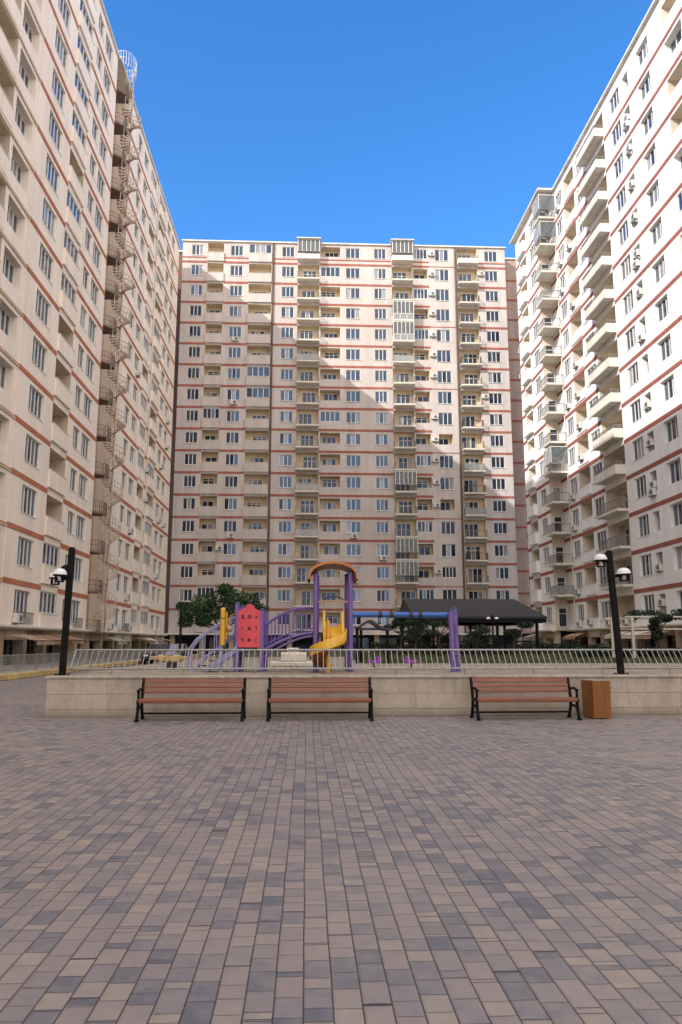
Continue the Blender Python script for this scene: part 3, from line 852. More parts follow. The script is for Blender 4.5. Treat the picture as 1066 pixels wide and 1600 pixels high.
def arcade(B, X, nx, y0, y1, zt, fascia, seed):
    """shop arcade under a long block; nx=+1 when the street side is +x"""
    rnd = random.Random(seed)
    T = Matrix.Translation(-B.loc)
    def XX(n): return X + nx * n
    def bx(m, n0, n1, ya, yb, za, zb, mi=0):
        a, b = sorted((XX(n0), XX(n1))); m.box((a, ya, za), (b, yb, zb), mi)
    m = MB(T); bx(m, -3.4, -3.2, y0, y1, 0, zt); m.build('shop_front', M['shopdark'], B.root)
    m = MB(T); m.quad((XX(0), y0, zt - 0.001), (XX(-3.2), y0, zt - 0.001), (XX(-3.2), y1, zt - 0.001), (XX(0), y1, zt - 0.001)); m.build('arcade_ceiling', M['soffit'], B.root)
    m = MB(T); bx(m, 0.004, 0.55, y0, y1, zt - 0.02, zt + 0.10); bx(m, 0.004, 0.35, y0, y1, zt - 0.12, zt - 0.022); m.build('canopy_ledge', M['slab'], B.root)
    y = y0 + 0.5
    k = 0
    while y < y1 - 4:
        L = rnd.choice((3.3, 3.7, 4.1))
        m = MB(T); bx(m, -0.65, -0.05, y, y + 0.62, 0, zt - 0.02); bx(m, -0.7, 0.0, y - 0.05, y + 0.67, 0, 0.4); m.build('column', M['column'], B.root)
        if y > 15:
            m = MB(T)
            bx(m, -0.12, -0.02, y + 0.7, y + L - 0.08, zt - 0.75, zt - 0.13)
            m.build('shop_fascia', rnd.choice((M['fascia'], M['fascia'], M['awning'], M['slab'], M['rose'])), B.root)
            if rnd.random() < 0.6:
                m = MB(T); d = rnd.uniform(0.9, 1.6); za = zt - 0.25 - rnd.uniform(0, 0.2)
                a = [(XX(0.36), y + 0.5, za), (XX(0.36), y + L - 0.2, za), (XX(0.36 + d), y + L - 0.2, za - 0.35), (XX(0.36 + d), y + 0.5, za - 0.35)]
                b = [(p[0], p[1], p[2] - 0.05) for p in a]
                m.add(a + b, [(0, 1, 2, 3), (7, 6, 5, 4), (0, 4, 5, 1), (1, 5, 6, 2), (2, 6, 7, 3), (3, 7, 4, 0)])
                bx(m, 0.36 + d - 0.03, 0.36 + d, y + 0.5, y + L - 0.2, za - 0.62, za - 0.352)
                m.build('awning', rnd.choice((M['awning'], M['slab'], M['fascia'], M['concrete'])), B.root)
            n = 3
            m = MB(T); bx(m, -3.18, -3.1, y + 0.8, y + L - 0.3, 0.35, 2.2, 0)
            for j in range(n + 1):
                yy = y + 0.8 + (L - 1.1) * j / n
                bx(m, -3.1, -3.02, yy - 0.05, yy + 0.05, 0, 2.2, 1)
            bx(m, -3.1, -3.02, y + 0.8, y + L - 0.3, 1.75, 1.85, 1)
            m.build('shop_window', [M['door_glass'], M['ac']], B.root)
            if rnd.random() < 0.12:
                place('air_conditioner', ac_mesh(), B.root, Vector((XX(0.01), y + L * 0.5, zt + 0.55)) - B.loc, R(90) if nx > 0 else R(-90))
        y += L; k += 1
arcade(BL, XL, 1, -20, 95, 2.45, None, 3)

# ------------------------------------------------------------------ right block
XR = 28.0
BR = Building('apartment_building', 'sunlit cream apartment block on the right with stacked balconies', {'band': M['band']}, (XR, 60, 0))
BR.glass = 'pane_r'
FRt = Fac((XR, 0, 0), (0, -1, 0), (-1, 0, 0), R(-90), 4.55, 3.3, 15, 2.85, 52.6)
def ru(a, b, **k): return dict(u0=-b, u1=-a, **k)
cD = lambda i: ('flog', 'win', 'flog')[i % 3]
do_facade(BR, FRt, sorted([
    ru(75.75, 77.65, t='win', n=3, h=1.7),
    ru(71.9, 74.9, t='log', bulge=0.10, dep=1.5, dw=1.8, par=-0.65, head=1.1, breakband=False),
    ru(68.9, 71.3, t='win', n=3, h=1.7),
    ru(63.7, 68.4, t='balc', dep=1.4, dw=2.6),
    ru(60.0, 62.1, t='win', n=3, h=1.75, rev=0.22),
    ru(58.05, 59.2, t='slot', h=1.6, rev=0.5),
    ru(54.1, 56.3, t='win', n=3, h=1.75, rev=0.36),
    ru(48.8, 51.5, t='flog', alt=cD, n=3, h=1.75, rev=0.6, dep=1.6, head=0.9, glz=0.1, dw=2.2),
    ru(44.3, 46.4, t='win', n=3, h=1.75, rev=0.3),
    ru(39.6, 42.4, t='flog', dep=1.6, dw=2.2),
    ru(34.0, 36.2, t='win', n=3, h=1.75, rev=0.3),
    ru(28.4, 30.6, t='win', n=3, h=1.75, rev=0.3)], key=lambda c: c['u0']), -80.3, 30.0, ztop_band=False, bandz=(1.12, 1.46))
XF = 26.6
FRf = Fac((XF, 0, 0), (0, -1, 0), (-1, 0, 0), R(-90), 4.55, 3.3, 15, 2.85, 52.6)
do_facade(BR, FRf, [
    ru(84.9, 87.6, t='log', bulge=0.45, dep=1.3, dw=1.8, par=-0.4),
    ru(81.5, 83.5, t='win', n=3, h=1.7)], -89.2, -80.3, ztop_band=False, bandz=(1.12, 1.46))
W = BR.wall; W.M = Matrix.Translation(-BR.loc)
W.quad((XF, 80.3, 2.85), (XR, 80.3, 2.85), (XR, 80.3, 52.6), (XF, 80.3, 52.6), 1)
W.quad((XF, 89.2, 0), (XR + 14, 89.2, 0), (XR + 14, 89.2, 52.6), (XF, 89.2, 52.6), 0)
W.quad((XR, -30, 0), (XR + 14, -30, 0), (XR + 14, -30, 52.6), (XR, -30, 52.6), 0)
W.quad((XR + 14, -30, 0), (XR + 14, 89.2, 0), (XR + 14, 89.2, 52.6), (XR + 14, -30, 52.6), 0)
FRs = Fac((0, 80.3, 0), (1, 0, 0), (0, -1, 0), 0, 4.55, 3.3, 15, 2.85, 52.6)
for i in range(15):
    BR.doors.append((FRs, 27.35, 0.07, FRs.zc(i) - 0.33, 0.9, 2.0, 1, 'transom'))
    z = FRt.zc(i)
    for (u, p, dz) in ((-76.7, 0.55, -1.12), (-73.5, 0.4, -0.95), (-70.1, 0.0, 0), (-62.9, 0.0, 0.2), (-88.4, 0.3, 0.0)):
        if random.random() < p: BR.acs.append((FRt if u > -80 else FRf, u, 0.12 if u == -73.5 else 0, z + dz, 0))
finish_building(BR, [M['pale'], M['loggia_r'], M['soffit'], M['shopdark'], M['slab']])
for i in range(15):
    z = FRt.zc(i)
    low = i < 4
    if i > 0:
        add_balcony(BR, FRt, -68.45, -63.65, z, 0.95, 'bars', 'railgrey', 0 if low else 0.62, False, 0.2)
        add_balcony(BR, FRt, -80.25, -77.85, z, 1.9, 'bars' if i != 1 else 'glass', 'railgrey', 0, i >= 13 or i == 5, 0.2, 'corner_balcony', (False, True))
m = MB(Matrix.Translation(-BR.loc))
m.box((XR + 0.3, -30, 52.1), (XR + 14, 89, 52.3)); m.build('roof', M['tar'], BR.root)
m = MB(Matrix.Translation(-BR.loc))
m.box((XR - 0.32, -30, 52.602), (XR + 0.3, 77.6, 52.8)); m.box((26.0, 77.602, 52.602), (XR + 0.3, 89.7, 52.8))
m.build('roof_coping', M['slab'], BR.root)
m = MB(Matrix.Translation(-BR.loc)); m.tube([(XR - 0.1, 78.0, 2.9), (XR - 0.1, 78.0, 52.5)], 0.06, 8)
m.build('drain_pipe', M['slab'], BR.root)
arcade(BR, XR, -1, 0, 80, 2.85, None, 11)
arcade(BR, XF, -1, 80.4, 89, 2.85, None, 12)

# ------------------------------------------------------------------ ground, platform
m = MB(); m.quad((-400, -60, 0), (400, -60, 0), (400, 600, 0), (-400, 600, 0))
tag(m.build('ground', M['paving']), kind='structure')
PX0, PX1, PY0, PY1, PZ = -5.35, 22.0, 16.25, 84.0, 0.80
m = MB(); m.box((PX0 + 0.05, PY0 + 0.06, 0.002), (PX1, PY1, PZ))
tag(m.build('courtyard_terrace', M['playsand']), kind='structure')
# retaining wall: three courses of sandstone slabs and a coping
m = MB()
def course(z0, z1, w, off):
    x = PX0 - off
    k = 0
    while x < PX1:
        xb = min(x + w * random.uniform(0.92, 1.06), PX1)
        xa = max(x, PX0)
        if xb > xa + 0.05: m.rbox((xa + 0.003, PY0 + random.uniform(-0.003, 0.003), z0 + 0.003), (xb - 0.003, PY0 + 0.055, z1 - 0.003), 0.004, 0, 0)
        x = xb
course(0.0, 0.15, 0.62, 0.2); course(0.15, 0.46, 1.18, 0.5); course(0.46, 0.775, 1.24, 0.0)
m.box((PX0, PY0 + 0.012, 0), (PX1, PY0 + 0.05, 0.77), 1)
y = PY0 + 0.06
while y < 60:
    for z0, z1 in ((0, 0.15), (0.15, 0.46), (0.46, 0.775)):
        m.box((PX0, y + 0.003, z0 + 0.003), (PX0 + 0.048, y + 1.197, z1 - 0.003))
    y += 1.2
wl = m.build('retaining_wall', [M['stone'], M['concrete']])
tag(wl, 'low sandstone block wall behind the benches holding up the raised terrace', 'wall')
c = MB(); x = PX0 - 0.04
while x < PX1:
    L = random.uniform(1.1, 1.5)
    c.rbox((x + 0.003, PY0 - 0.03, 0.777), (min(x + L, PX1) - 0.003, PY0 + 0.34, 0.83), 0.008, 0, 0); x += L
c.build('coping', [M['stone']], wl)
m = MB(); m.quad((2.0, 27, PZ + 0.004), (PX1 - 1, 27, PZ + 0.004), (PX1 - 1, 82, PZ + 0.004), (2.0, 82, PZ + 0.004)); m.quad((-5, 40, PZ + 0.004), (1.99, 40, PZ + 0.004), (1.99, 82, PZ + 0.004), (-5, 82, PZ + 0.004))
tag(m.build('lawn_soil', M['soil']), kind='structure')
m = MB()
rg = random.Random(5)
for _ in range(26000):
    x = rg.uniform(2.0, PX1 - 1.2); y = 27 + (rg.random() ** 1.6) * 30
    h = rg.uniform(0.05, 0.15); a = rg.uniform(0, 6.28); w = 0.018
    dx, dy = math.cos(a) * w, math.sin(a) * w; lx, ly = rg.uniform(-.06, .06), rg.uniform(-.06, .06)
    m.add([(x - dx, y - dy, PZ + 0.004), (x + dx, y + dy, PZ + 0.004), (x + lx, y + ly, PZ + h)], [(0, 1, 2)])
tag(m.build('grass', M['blade']), kind='stuff')

# pavement along the left block with a yellow kerb
m = MB(); m.box((XL + 0.02, -20, 0.002), (-12.42, 93, 0.22))
tag(m.build('pavement', M['concrete']), kind='structure')
m = MB(); y = -20
while y < 92:
    m.rbox((-12.418, y + 0.005, 0.0), (-12.2, y + 1.995, 0.26), 0.03, 0, 1); y += 2
tag(m.build('kerb', M['kerbyellow']), kind='structure')
m = MB(); m.box((22.6, -20, 0.002), (XR - 0.02, 93, 0.22)); m.box((22.35, -20, 0.0), (22.598, 93, 0.25))
tag(m.build('pavement', M['concrete']), kind='structure')

# ------------------------------------------------------------------ fences
def fence_front():
    root = empty('fence', (0, 17.0, PZ))
    tag(root, 'grey steel railing with leaning pickets running along the terrace edge', 'fence')
    lean = 0.36; zb, zt = 0.15, 0.55
    x0, x1 = -5.12, 15.5
    def rail(z, y, nm, r):
        m = MB(); m.tube([(x0, y, z), (x1, y, z)], r, 8); m.build(nm, M['galv'], root)
    rail(zb, 0, 'bottom_rail', 0.021); rail(zt, lean, 'top_rail', 0.023)
    n = int((x1 - x0) / 0.128)
    big = []
    me = None
    m0 = MB(); m0.box((-0.007, -0.007, 0), (0.007, 0.007, math.hypot(zt - zb, lean)), rot=None)
    L = math.hypot(zt - zb, lean); th = -math.atan2(lean, zt - zb)
    rot = Matrix.Rotation(th, 3, 'X')
    m0.v = [tuple(rot @ Vector(v)) for v in m0.v]
    pm = m0.mesh('picket', M['galv'])
    rest = MB()
    for i in range(n + 1):
        x = x0 + (x1 - x0) * i / n
        if i < 100: place('picket', pm, root, (x, 0, zb))
        else:
            rest.M = Matrix.Translation((x, 0, zb)); rest.add(m0.v, m0.f)
    tag(rest.build('picket', M['galv'], root), kind='stuff')
    x = x0 + 0.9
    while x < x1:
        m = MB(); m.tube([(0, 0, 0.0), (0, 0, zb)], 0.018, 8); m.box((-0.05, -0.05, 0.0), (0.05, 0.05, 0.012))
        m.build('post', M['galv'], root, (x, 0, 0)); x += 1.55
    for xx in (x0, x1):
        m = MB(); m.tube([(0, 0, zb), (0, lean, zt)], 0.022, 8); m.build('end_post', M['galv'], root, (xx, 0, 0))
fence_front()

def fence_side():
    root = empty('fence', (-13.2, 0, 0.22))
    tag(root, 'pale upright railing on the pavement along the left block', 'fence')
    m = MB(); m.tube([(0, 12, 0.74), (0, 88, 0.74)], 0.028, 6); m.build('top_rail', M['galv'], root)
    m = MB(); m.tube([(0, 12, 0.1), (0, 88, 0.1)], 0.022, 6); m.build('bottom_rail', M['galv'], root)
    m0 = MB(); m0.box((-0.012, -0.012, 0.1), (0.012, 0.012, 0.74)); pm = m0.mesh('picket', M['galv'])
    rest = MB()
    k = 0; y = 30.0
    while y < 88:
        if k < 100: place('picket', pm, root, (0, y, 0))
        else: rest.M = Matrix.Translation((0, y, 0)); rest.add(m0.v, m0.f)
        y += 0.15; k += 1
    y = 12.0
    while y < 30:
        rest.M = Matrix.Translation((0, y, 0)); rest.add(m0.v, m0.f); y += 0.15
    tag(rest.build('picket', M['galv'], root), kind='stuff')
    y = 12
    while y <= 88:
        m = MB(); m.box((-0.025, -0.025, 0), (0.025, 0.025, 0.78)); m.build('post', M['galv'], root, (0, y, 0)); y += 2.4
fence_side()

# ------------------------------------------------------------------ benches
def make_bench():
    root = empty('bench', (0, 0, 0))
    L = 2.02
    # local: x along, -y towards the viewer, y=0 at the back foot
    for k, (y, z) in enumerate(((-0.40, 0.405), (-0.30, 0.412), (-0.20, 0.408), (-0.10, 0.40))):
        m = MB(); m.rbox((-L / 2, y - 0.043, z - (0.06 if k == 0 else 0.018)), (L / 2, y + 0.043, z + 0.018), 0.016 if k == 0 else 0.008, 0, 0)
        m.build('seat_slat', M['benchwood'], root)
    for k, (y, z) in enumerate(((0.005, 0.555), (0.04, 0.645), (0.075, 0.745))):
        m = MB(); hh = 0.036 if k < 2 else 0.044
        m.M = Matrix.Translation((0, y, z)) @ Matrix.Rotation(R(-18), 4, 'X')
        m.rbox((-L / 2, -0.016, -hh), (L / 2, 0.016, hh), 0.007, 0, 0)
        m.build('back_slat', M['benchwood'], root)
    for s in (-1, 1):
        m = MB(); x = s * (L / 2 + 0.005)
        w = 0.022
        def bar(pts, r=0.032): m.tube([(x, a, b) for a, b in pts], r, 8)
        bar([(-0.47, 0.03), (-0.455, 0.0 + 0.06), (-0.40, 0.20), (-0.39, 0.33), (-0.42, 0.385)])
        bar([(0.10, 0.03), (0.05, 0.10), (-0.02, 0.24), (-0.04, 0.375), (0.0, 0.52), (0.095, 0.80)])
        bar([(-0.44, 0.378), (-0.25, 0.385), (-0.04, 0.375)], 0.03)
        bar([(-0.40, 0.20), (-0.22, 0.27), (-0.02, 0.24)], 0.022)
        bar([(-0.36, 0.385), (-0.40, 0.48), (-0.39, 0.56), (-0.30, 0.605), (-0.15, 0.60), (0.0, 0.58)], 0.026)
        m.lathe([(0.0, -0.03), (0.032, -0.02), (0.036, 0.0), (0.032, 0.02), (0.0, 0.03)], (x, -0.41, 0.575), 10)
        m.box((x - 0.035, -0.53, 0.0), (x + 0.035, -0.42, 0.03)); m.box((x - 0.035, 0.05, 0.0), (x + 0.035, 0.16, 0.03))
        m.build('leg_frame', M['blackpaint'], root)
    m = MB(); m.tube([(-L / 2, -0.02, 0.12), (L / 2, -0.02, 0.12)], 0.02, 6); m.build('stretcher', M['blackpaint'], root)
    return root
benches = [(-2.255, 15.72, 'left bench', 'dark red slatted bench by the left end of the stone wall'),
           (0.285, 15.72, 'c', 'dark red slatted bench in the middle, below the yellow slide'),
           (4.41, 15.70, 'r', 'dark red slatted bench beside the wooden litter bin')]
b0 = make_bench()
for k, (x, y, _, lab) in enumerate(benches):
    o = b0 if k == 0 else copy_tree(b0)
    o.location = (x, y, 0.0)
    o.rotation_euler = (0, 0, (R(0.6), R(-0.5), R(0.8))[k])
    tag(o, lab, 'bench', 'benches against the terrace wall')

# ------------------------------------------------------------------ litter bin
def bin_():
    root = empty('litter_bin', (5.93, 15.6, 0), R(13))
    tag(root, 'square brown wooden litter bin with a pale rim at the foot of the wall', 'litter bin')
    s = 0.196; h = 0.745; t = 0.014
    for k in range(4):
        m = MB(Matrix.Rotation(R(90 * k), 4, 'Z'))
        n = 5
        for i in range(n):
            xa = -s + 2 * s * i / n; xb = -s + 2 * s * (i + 1) / n
            g = 0.0008
            m.add([(xa + g, -s, 0.015), (xb - g, -s, 0.015), (xb - g + (xb) * 0.05, -s * 1.05, h), (xa + g + xa * 0.05, -s * 1.05, h),
                   (xa + g, -s + t, 0.015), (xb - g, -s + t, 0.015), (xb - g + xb * 0.05, -s * 1.05 + t, h), (xa + g + xa * 0.05, -s * 1.05 + t, h)],
                  [(0, 1, 2, 3), (3, 2, 6, 7), (1, 5, 6, 2), (0, 3, 7, 4), (5, 4, 7, 6)])
        m.build('side_panel', M['binwood'], root)
    m = MB(); o = s * 1.06; i_ = s * 0.72
    P = [(-o, -o), (o, -o), (o, o), (-o, o)]; Q = [(-i_, -i_), (i_, -i_), (i_, i_), (-i_, i_)]
    for zz, fl in ((h + 0.022, 1), (h + 0.002, 0)):
        m.add([(x, y, zz) for x, y in P] + [(x, y, zz) for x, y in Q], [(0, 1, 5, 4), (1, 2, 6, 5), (2, 3, 7, 6), (3, 0, 4, 7)])
    for pp in (P, Q):
        m.add([(x, y, h + 0.002) for x, y in pp] + [(x, y, h + 0.022) for x, y in pp], [(0, 1, 5, 4), (1, 2, 6, 5), (2, 3, 7, 6), (3, 0, 4, 7)])
    m.build('rim', M['concrete'], root)
    m = MB(); m.box((-s * 0.9, -s * 0.9, 0.02), (s * 0.9, s * 0.9, 0.35)); m.build('liner', M['blackpaint'], root)
bin_()

# ------------------------------------------------------------------ lamp posts by the wall
def lamp(x, y, lean, heads, flood, label):
    root = empty('street_lamp', (x, y, PZ + 0.03)); root.rotation_euler = (0, R(lean), 0)
    tag(root, label, 'street lamp', 'twin headed lamps on the terrace edge')
    m = MB(); m.rbox((-0.062, -0.062, 0.0), (0.062, 0.062, 2.72), 0.008, 0, 2); m.box((-0.045, -0.045, 2.72), (0.045, 0.045, 2.75))
    m.build('pole', M['blackpaint'], root)
    m = MB(); m.box((-0.13, -0.13, -0.028), (0.13, 0.13, 0.012))
    for a in (-0.1, 0.1):
        for b in (-0.1, 0.1): m.lathe([(0.0, 0.04), (0.012, 0.04), (0.012, 0.012)], (a, b, 0), 6)
    m.build('base_plate', M['blackpaint'], root)
    for (dx, dy, z, r) in heads:
        d = math.hypot(dx, dy); e = Vector((dx, dy, 0)).normalized()
        h = MB(); h.tube([(e.x * 0.06, e.y * 0.06, z - 0.03), (dx - e.x * 0.02, dy - e.y * 0.02, z - 0.03)], 0.028, 8)
        h.lathe([(r * 0.96, -0.02), (r, -0.02), (r, 0.0), (r * 0.9, 0.006)], (dx, dy, z), 20)
        h.lathe([(0.0, -0.022), (r * 0.96, -0.02)], (dx, dy, z), 20)
        for a in (-1, 1): h.box((dx + a * r * 0.52 - 0.02, dy - 0.02, z - 0.15), (dx + a * r * 0.52 + 0.02, dy + 0.02, z - 0.02))
        h.lathe([(0.0, -0.155), (r * 0.6, -0.155), (r * 0.6, -0.135), (0.0, -0.13)], (dx, dy, z), 14)
        ho = h.build('lamp_head', M['blackpaint'], root)
        g = MB(); g.lathe([(r * 0.98, 0.004), (r * 0.95, 0.045), (r * 0.80, 0.095), (r * 0.5, 0.13), (r * 0.2, 0.142), (0.0, 0.144)], (dx, dy, z), 22)
        g.build('lamp_dome', M['lampwhite'], ho)
        b = MB(); b.lathe([(0.0, -0.13), (0.03, -0.12), (0.035, -0.07), (0.02, -0.03)], (dx, dy, z), 10); b.build('bulb', M['lampwhite'], ho)
    if flood:
        f = MB(); f.tube([(-0.03, 0.03, 2.3), (-0.1, 0.12, 2.3)], 0.025, 8)
        f.lathe([(0.0, 0.09), (0.07, 0.075), (0.12, 0.02), (0.13, -0.05), (0.0, -0.055)], (-0.14, 0.16, 2.29), 14)
        f.build('floodlight', M['blackpaint'], root)
lamp(-5.205, 16.75, 1.0, [(-0.34, 0.10, 2.08, 0.14), (-0.15, -0.22, 2.12, 0.15)], True, 'black lamp post with two white domes by the left end of the stone wall')
lamp(6.955, 16.75, -2.4, [(-0.225, -0.05, 2.53, 0.15), (0.24, -0.12, 2.19, 0.165)], False, 'black lamp post with two white domes standing behind the litter bin')

# ------------------------------------------------------------------ play structure
def play():
    Y = 19.0
    root = empty('play_structure', (0, Y, PZ))
    tag(root, 'purple playground climbing frame with yellow spiral slide and red panel', 'playground equipment')
    def post(x, y, z, r=0.062, mat='purple', lx=0.0):
        m = MB(); m.tube([(x, y, 0), (x + lx, y, z)], r, 14)
        o = m.build('post', M[mat], root)
        c = MB(); c.lathe([(r + 0.006, 0), (r + 0.006, 0.03), (r * 0.7, 0.055), (0, 0.06)], (x + lx, y, z), 14); c.build('post_cap', M['navy'] if mat == 'purple' else M[mat], o)
    # slide tower posts
    for x, y, z in ((0.23, 0.0, 2.42), (1.10, 0.0, 2.45), (0.27, 0.95, 2.42), (1.06, 0.95, 2.45)): post(x, y, z)
    # climbing tower posts
    for x, y, z in ((-1.72, 0.0, 1.66), (-1.10, 0.0, 1.50), (-1.66, 0.8, 1.62), (-1.05, 0.8, 1.50)): post(x, y, z)
    # orange barrel canopy
    m = MB(); n = 16; ri, dd = 0.0, (-0.22, 1.15)
    xc, hw, zb, rise = 0.66, 0.58, 2.33, 0.34
    pts = [];
    def arc(t, off): 
        a = math.pi * t; x = xc - (hw + off) * math.cos(a); z = zb + (rise + off) * math.sin(a) ** 0.9
        return x, z
    outer = [arc(k / n, 0.05) for k in range(n + 1)]; inner = [arc(k / n, -0.01) for k in range(n + 1)]
    outer[0] = (outer[0][0], zb - 0.05); outer[-1] = (outer[-1][0], zb - 0.05); inner[0] = (inner[0][0], zb - 0.05); inner[-1] = (inner[-1][0], zb - 0.05)
    V = []
    for y in dd:
        V += [(x, y, z) for x, z in outer] + [(x, y, z) for x, z in inner]
    k = n + 1; F = []; G = []
    for i in range(n):
        F.append((i, i + 1, 2 * k + i + 1, 2 * k + i)); G.append((k + i, 3 * k + i, 3 * k + i + 1, k + i + 1))
        F.append((i, k + i, k + i + 1, i + 1)); F.append((2 * k + i, 2 * k + i + 1, 3 * k + i + 1, 3 * k + i))
    m.add(V, F, 0); m.add(V, G, 1)
    m.build('canopy', [M['orange'], M['undershade']], root)
    # decks
    m = MB(); m.box((0.17, -0.02, 0.90), (1.16, 1.0, 0.97)); m.build('deck', M['darkdeck'], root)
    m = MB(); m.box((-1.76, 0.02, 0.48), (-1.02, 0.84, 0.55)); m.build('deck', M['darkdeck'], root)
    # slide: entrance with two side wings, then a helical chute
    cx, cy, r0, r1 = 0.53, -0.42, 0.05, 0.43
    m = MB(); n = 26
    a0, a1 = R(10), R(-285)
    zt, zb_ = 0.80, 0.08
    sec = []
    for i in range(n + 1):
        t = i / n; a = a0 + (a1 - a0) * t; z = zt + (zb_ - zt) * (t ** 0.92)
        ca, sa = math.cos(a), math.sin(a)
        fl = 0.26 if t < 0.85 else 0.26 - 0.16 * (t - 0.85) / 0.15
        prof = [(r0, z + 0.12), (r0 + 0.015, z), (r0 + 0.12, z - 0.03), (r1 - 0.09, z - 0.02), (r1 - 0.02, z + 0.05), (r1, z + fl), (r1 + 0.025, z + fl), (r1 + 0.02, z + 0.03), (r1 - 0.06, z - 0.06), (r0 + 0.05, z - 0.07)]
        sec.append([(cx + rr * ca, cy + rr * sa, zz) for rr, zz in prof])
    V = [p for s_ in sec for p in s_]; k = 10
    m.add(V, [(i * k + j, i * k + j + 1, (i + 1) * k + j + 1, (i + 1) * k + j) for i in range(n) for j in range(7)], 0, True)
    m.add(V, [(i * k + j, i * k + (j + 1) % k, (i + 1) * k + (j + 1) % k, (i + 1) * k + j) for i in range(n) for j in (7, 8, 9)], 1, True)
    m.tube([(cx, cy, 0), (cx, cy, 1.25)], 0.05, 10, 0)
    sl = m.build('slide', [M['yellow'], M['undershade']], root)
    m = MB()
    # entrance hood
    for xa in (0.44, 0.90):
        m.prism([(-0.50, 0.66), (0.02, 0.92), (0.02, 1.46), (-0.03, 1.50), (-0.10, 1.46), (-0.16, 1.20), (-0.30, 1.04), (-0.50, 0.90)], xa - 0.03, xa + 0.03, 'yz')
    m.prism([(0.44, 0.92), (0.90, 0.92), (0.90, 1.17), (0.82, 1.12), (0.67, 1.10), (0.52, 1.12), (0.44, 1.17)], -0.40, -0.36, 'xz') if False else None
    nb = 8; V = []
    for (yy, zz, wx) in ((0.02, 1.10, 0.0), (-0.12, 1.02, 0.0), (-0.32, 0.80, 0.0), (-0.50, 0.62, 0.0)):
        for k in range(nb + 1):
            t = k / nb; V.append((0.465 + 0.41 * t, yy, zz + 0.14 * (2 * t - 1) ** 2))
    m.add(V, [(i * (nb + 1) + k, i * (nb + 1) + k + 1, (i + 1) * (nb + 1) + k + 1, (i + 1) * (nb + 1) + k) for i in range(3) for k in range(nb)], 0, True)
    m.build('slide_entrance', M['yellow'], root)
    # guard over the slide entrance
    m = MB(); m.tube([(0.29, 0.0, 1.72), (0.42, 0.0, 1.72), (0.44, 0.0, 1.74), (0.88, 0, 1.74), (0.92, 0, 1.72), (1.04, 0, 1.72)], 0.02, 8)
    m.tube([(0.44, 0, 1.72), (0.44, 0, 0.98)], 0.016, 8); m.tube([(0.93, 0, 1.72), (0.93, 0, 0.98)], 0.016, 8)
    m.build('guard_rail', M['tan'], root)
    m = MB(); m.tube([(0.68 - 0.24 * math.cos(math.pi * k / 12), 0, 1.75 + 0.10 * math.sin(math.pi * k / 12)) for k in range(13)], 0.018, 8); m.build('guard_arch', M['navy'], root)
    for x in (0.25, 1.08):
        m = MB(); 
        for k in range(7): m.tube([(x, 0.12 + k * 0.12, 0.98), (x, 0.12 + k * 0.12, 1.6)], 0.012, 6)
        m.tube([(x, 0.05, 1.6), (x, 0.9, 1.6)], 0.02, 8); m.build('side_rail', M['purple'], root)
    # red panel; the dark of its openings is painted as thin raised shapes
    m = MB()
    w = 0.285; xc = -1.405
    poly = [(-w + 0.05, 0.60), (w - 0.05, 0.60), (w - 0.01, 0.63), (w, 0.68), (w, 1.46), (w - 0.03, 1.50), (w - 0.10, 1.52), (0.13, 1.56), (0.10, 1.62), (0.05, 1.655), (-0.03, 1.66), (-0.08, 1.63), (-0.12, 1.57), (-w + 0.08, 1.52), (-w + 0.02, 1.50), (-w, 1.46), (-w, 0.68), (-w + 0.01, 0.63)]
    m.prism([(xc + a, b) for a, b in poly], -0.05, -0.01, 'xz')
    pn = m.build('panel', M['red'], root)
    def ring(m, x, z, r, a0=0, a1=360, t=0.018):
        n = 12; pts = []
        for k in range(n + 1):
            a = R(a0 + (a1 - a0) * k / n); pts += [(x + r * math.cos(a), z + r * math.sin(a)), (x + (r - t) * math.cos(a), z + (r - t) * math.sin(a))]
        for k in range(n):
            q = [pts[2 * k], pts[2 * k + 1], pts[2 * k + 3], pts[2 * k + 2]]
            m.prism(q, -0.0535, -0.0501, 'xz')
    def poly_(m, x, z, P): m.prism([(x + a, z + b) for a, b in P], -0.0535, -0.0501, 'xz')
    rows = [1.345, 1.06, 0.775]; cs = [xc - 0.165, xc + 0.0, xc + 0.165]
    shapes = []
    m = MB(); poly_(m, cs[0], rows[0], [(-.035, -.05), (.04, -.05), (.045, -.02), (0, -.02), (0, -.004), (.03, -.004), (.03, .02), (0, .02), (0, .03), (.04, .03), (.035, .055), (-.035, .05)]); shapes.append(m)
    m = MB(); ring(m, cs[1], rows[0], 0.05, t=0.03); shapes.append(m)
    m = MB(); poly_(m, cs[2], rows[0], [(-.035, -.03), (.04, -.03), (.03, .0), (0.0, .035), (-.02, .01)]); shapes.append(m)
    m = MB(); ring(m, cs[0] + 0.02, rows[1], 0.045, 110, 250); shapes.append(m)
    m = MB(); poly_(m, cs[1], rows[1], [(-.045, -.05), (-.012, -.05), (-.012, -.02), (.012, -.02), (.012, -.05), (.045, -.05), (.04, .01), (.0, .05), (-.04, .01)]); shapes.append(m)
    m = MB(); poly_(m, cs[2], rows[1], [(-.008, -.05), (.012, -.05), (.012, .025), (.03, .025), (.03, .05), (-.03, .05), (-.03, .025), (-.008, .025)]); shapes.append(m)
    m = MB(); poly_(m, cs[0], rows[2], [(.01, -.055), (.025, -.03), (.03, .04), (-.03, .045), (-.035, .015), (-.005, .0)]); shapes.append(m)
    m = MB(); ring(m, cs[1], rows[2], 0.042, t=0.042); shapes.append(m)
    m = MB(); poly_(m, cs[2], rows[2], [(-.02, -.055), (.01, -.045), (.02, .05), (-.005, .05), (-.01, -.02)]); shapes.append(m)
    for m in shapes: m.build('painted_cutout', M['maroon'], pn)
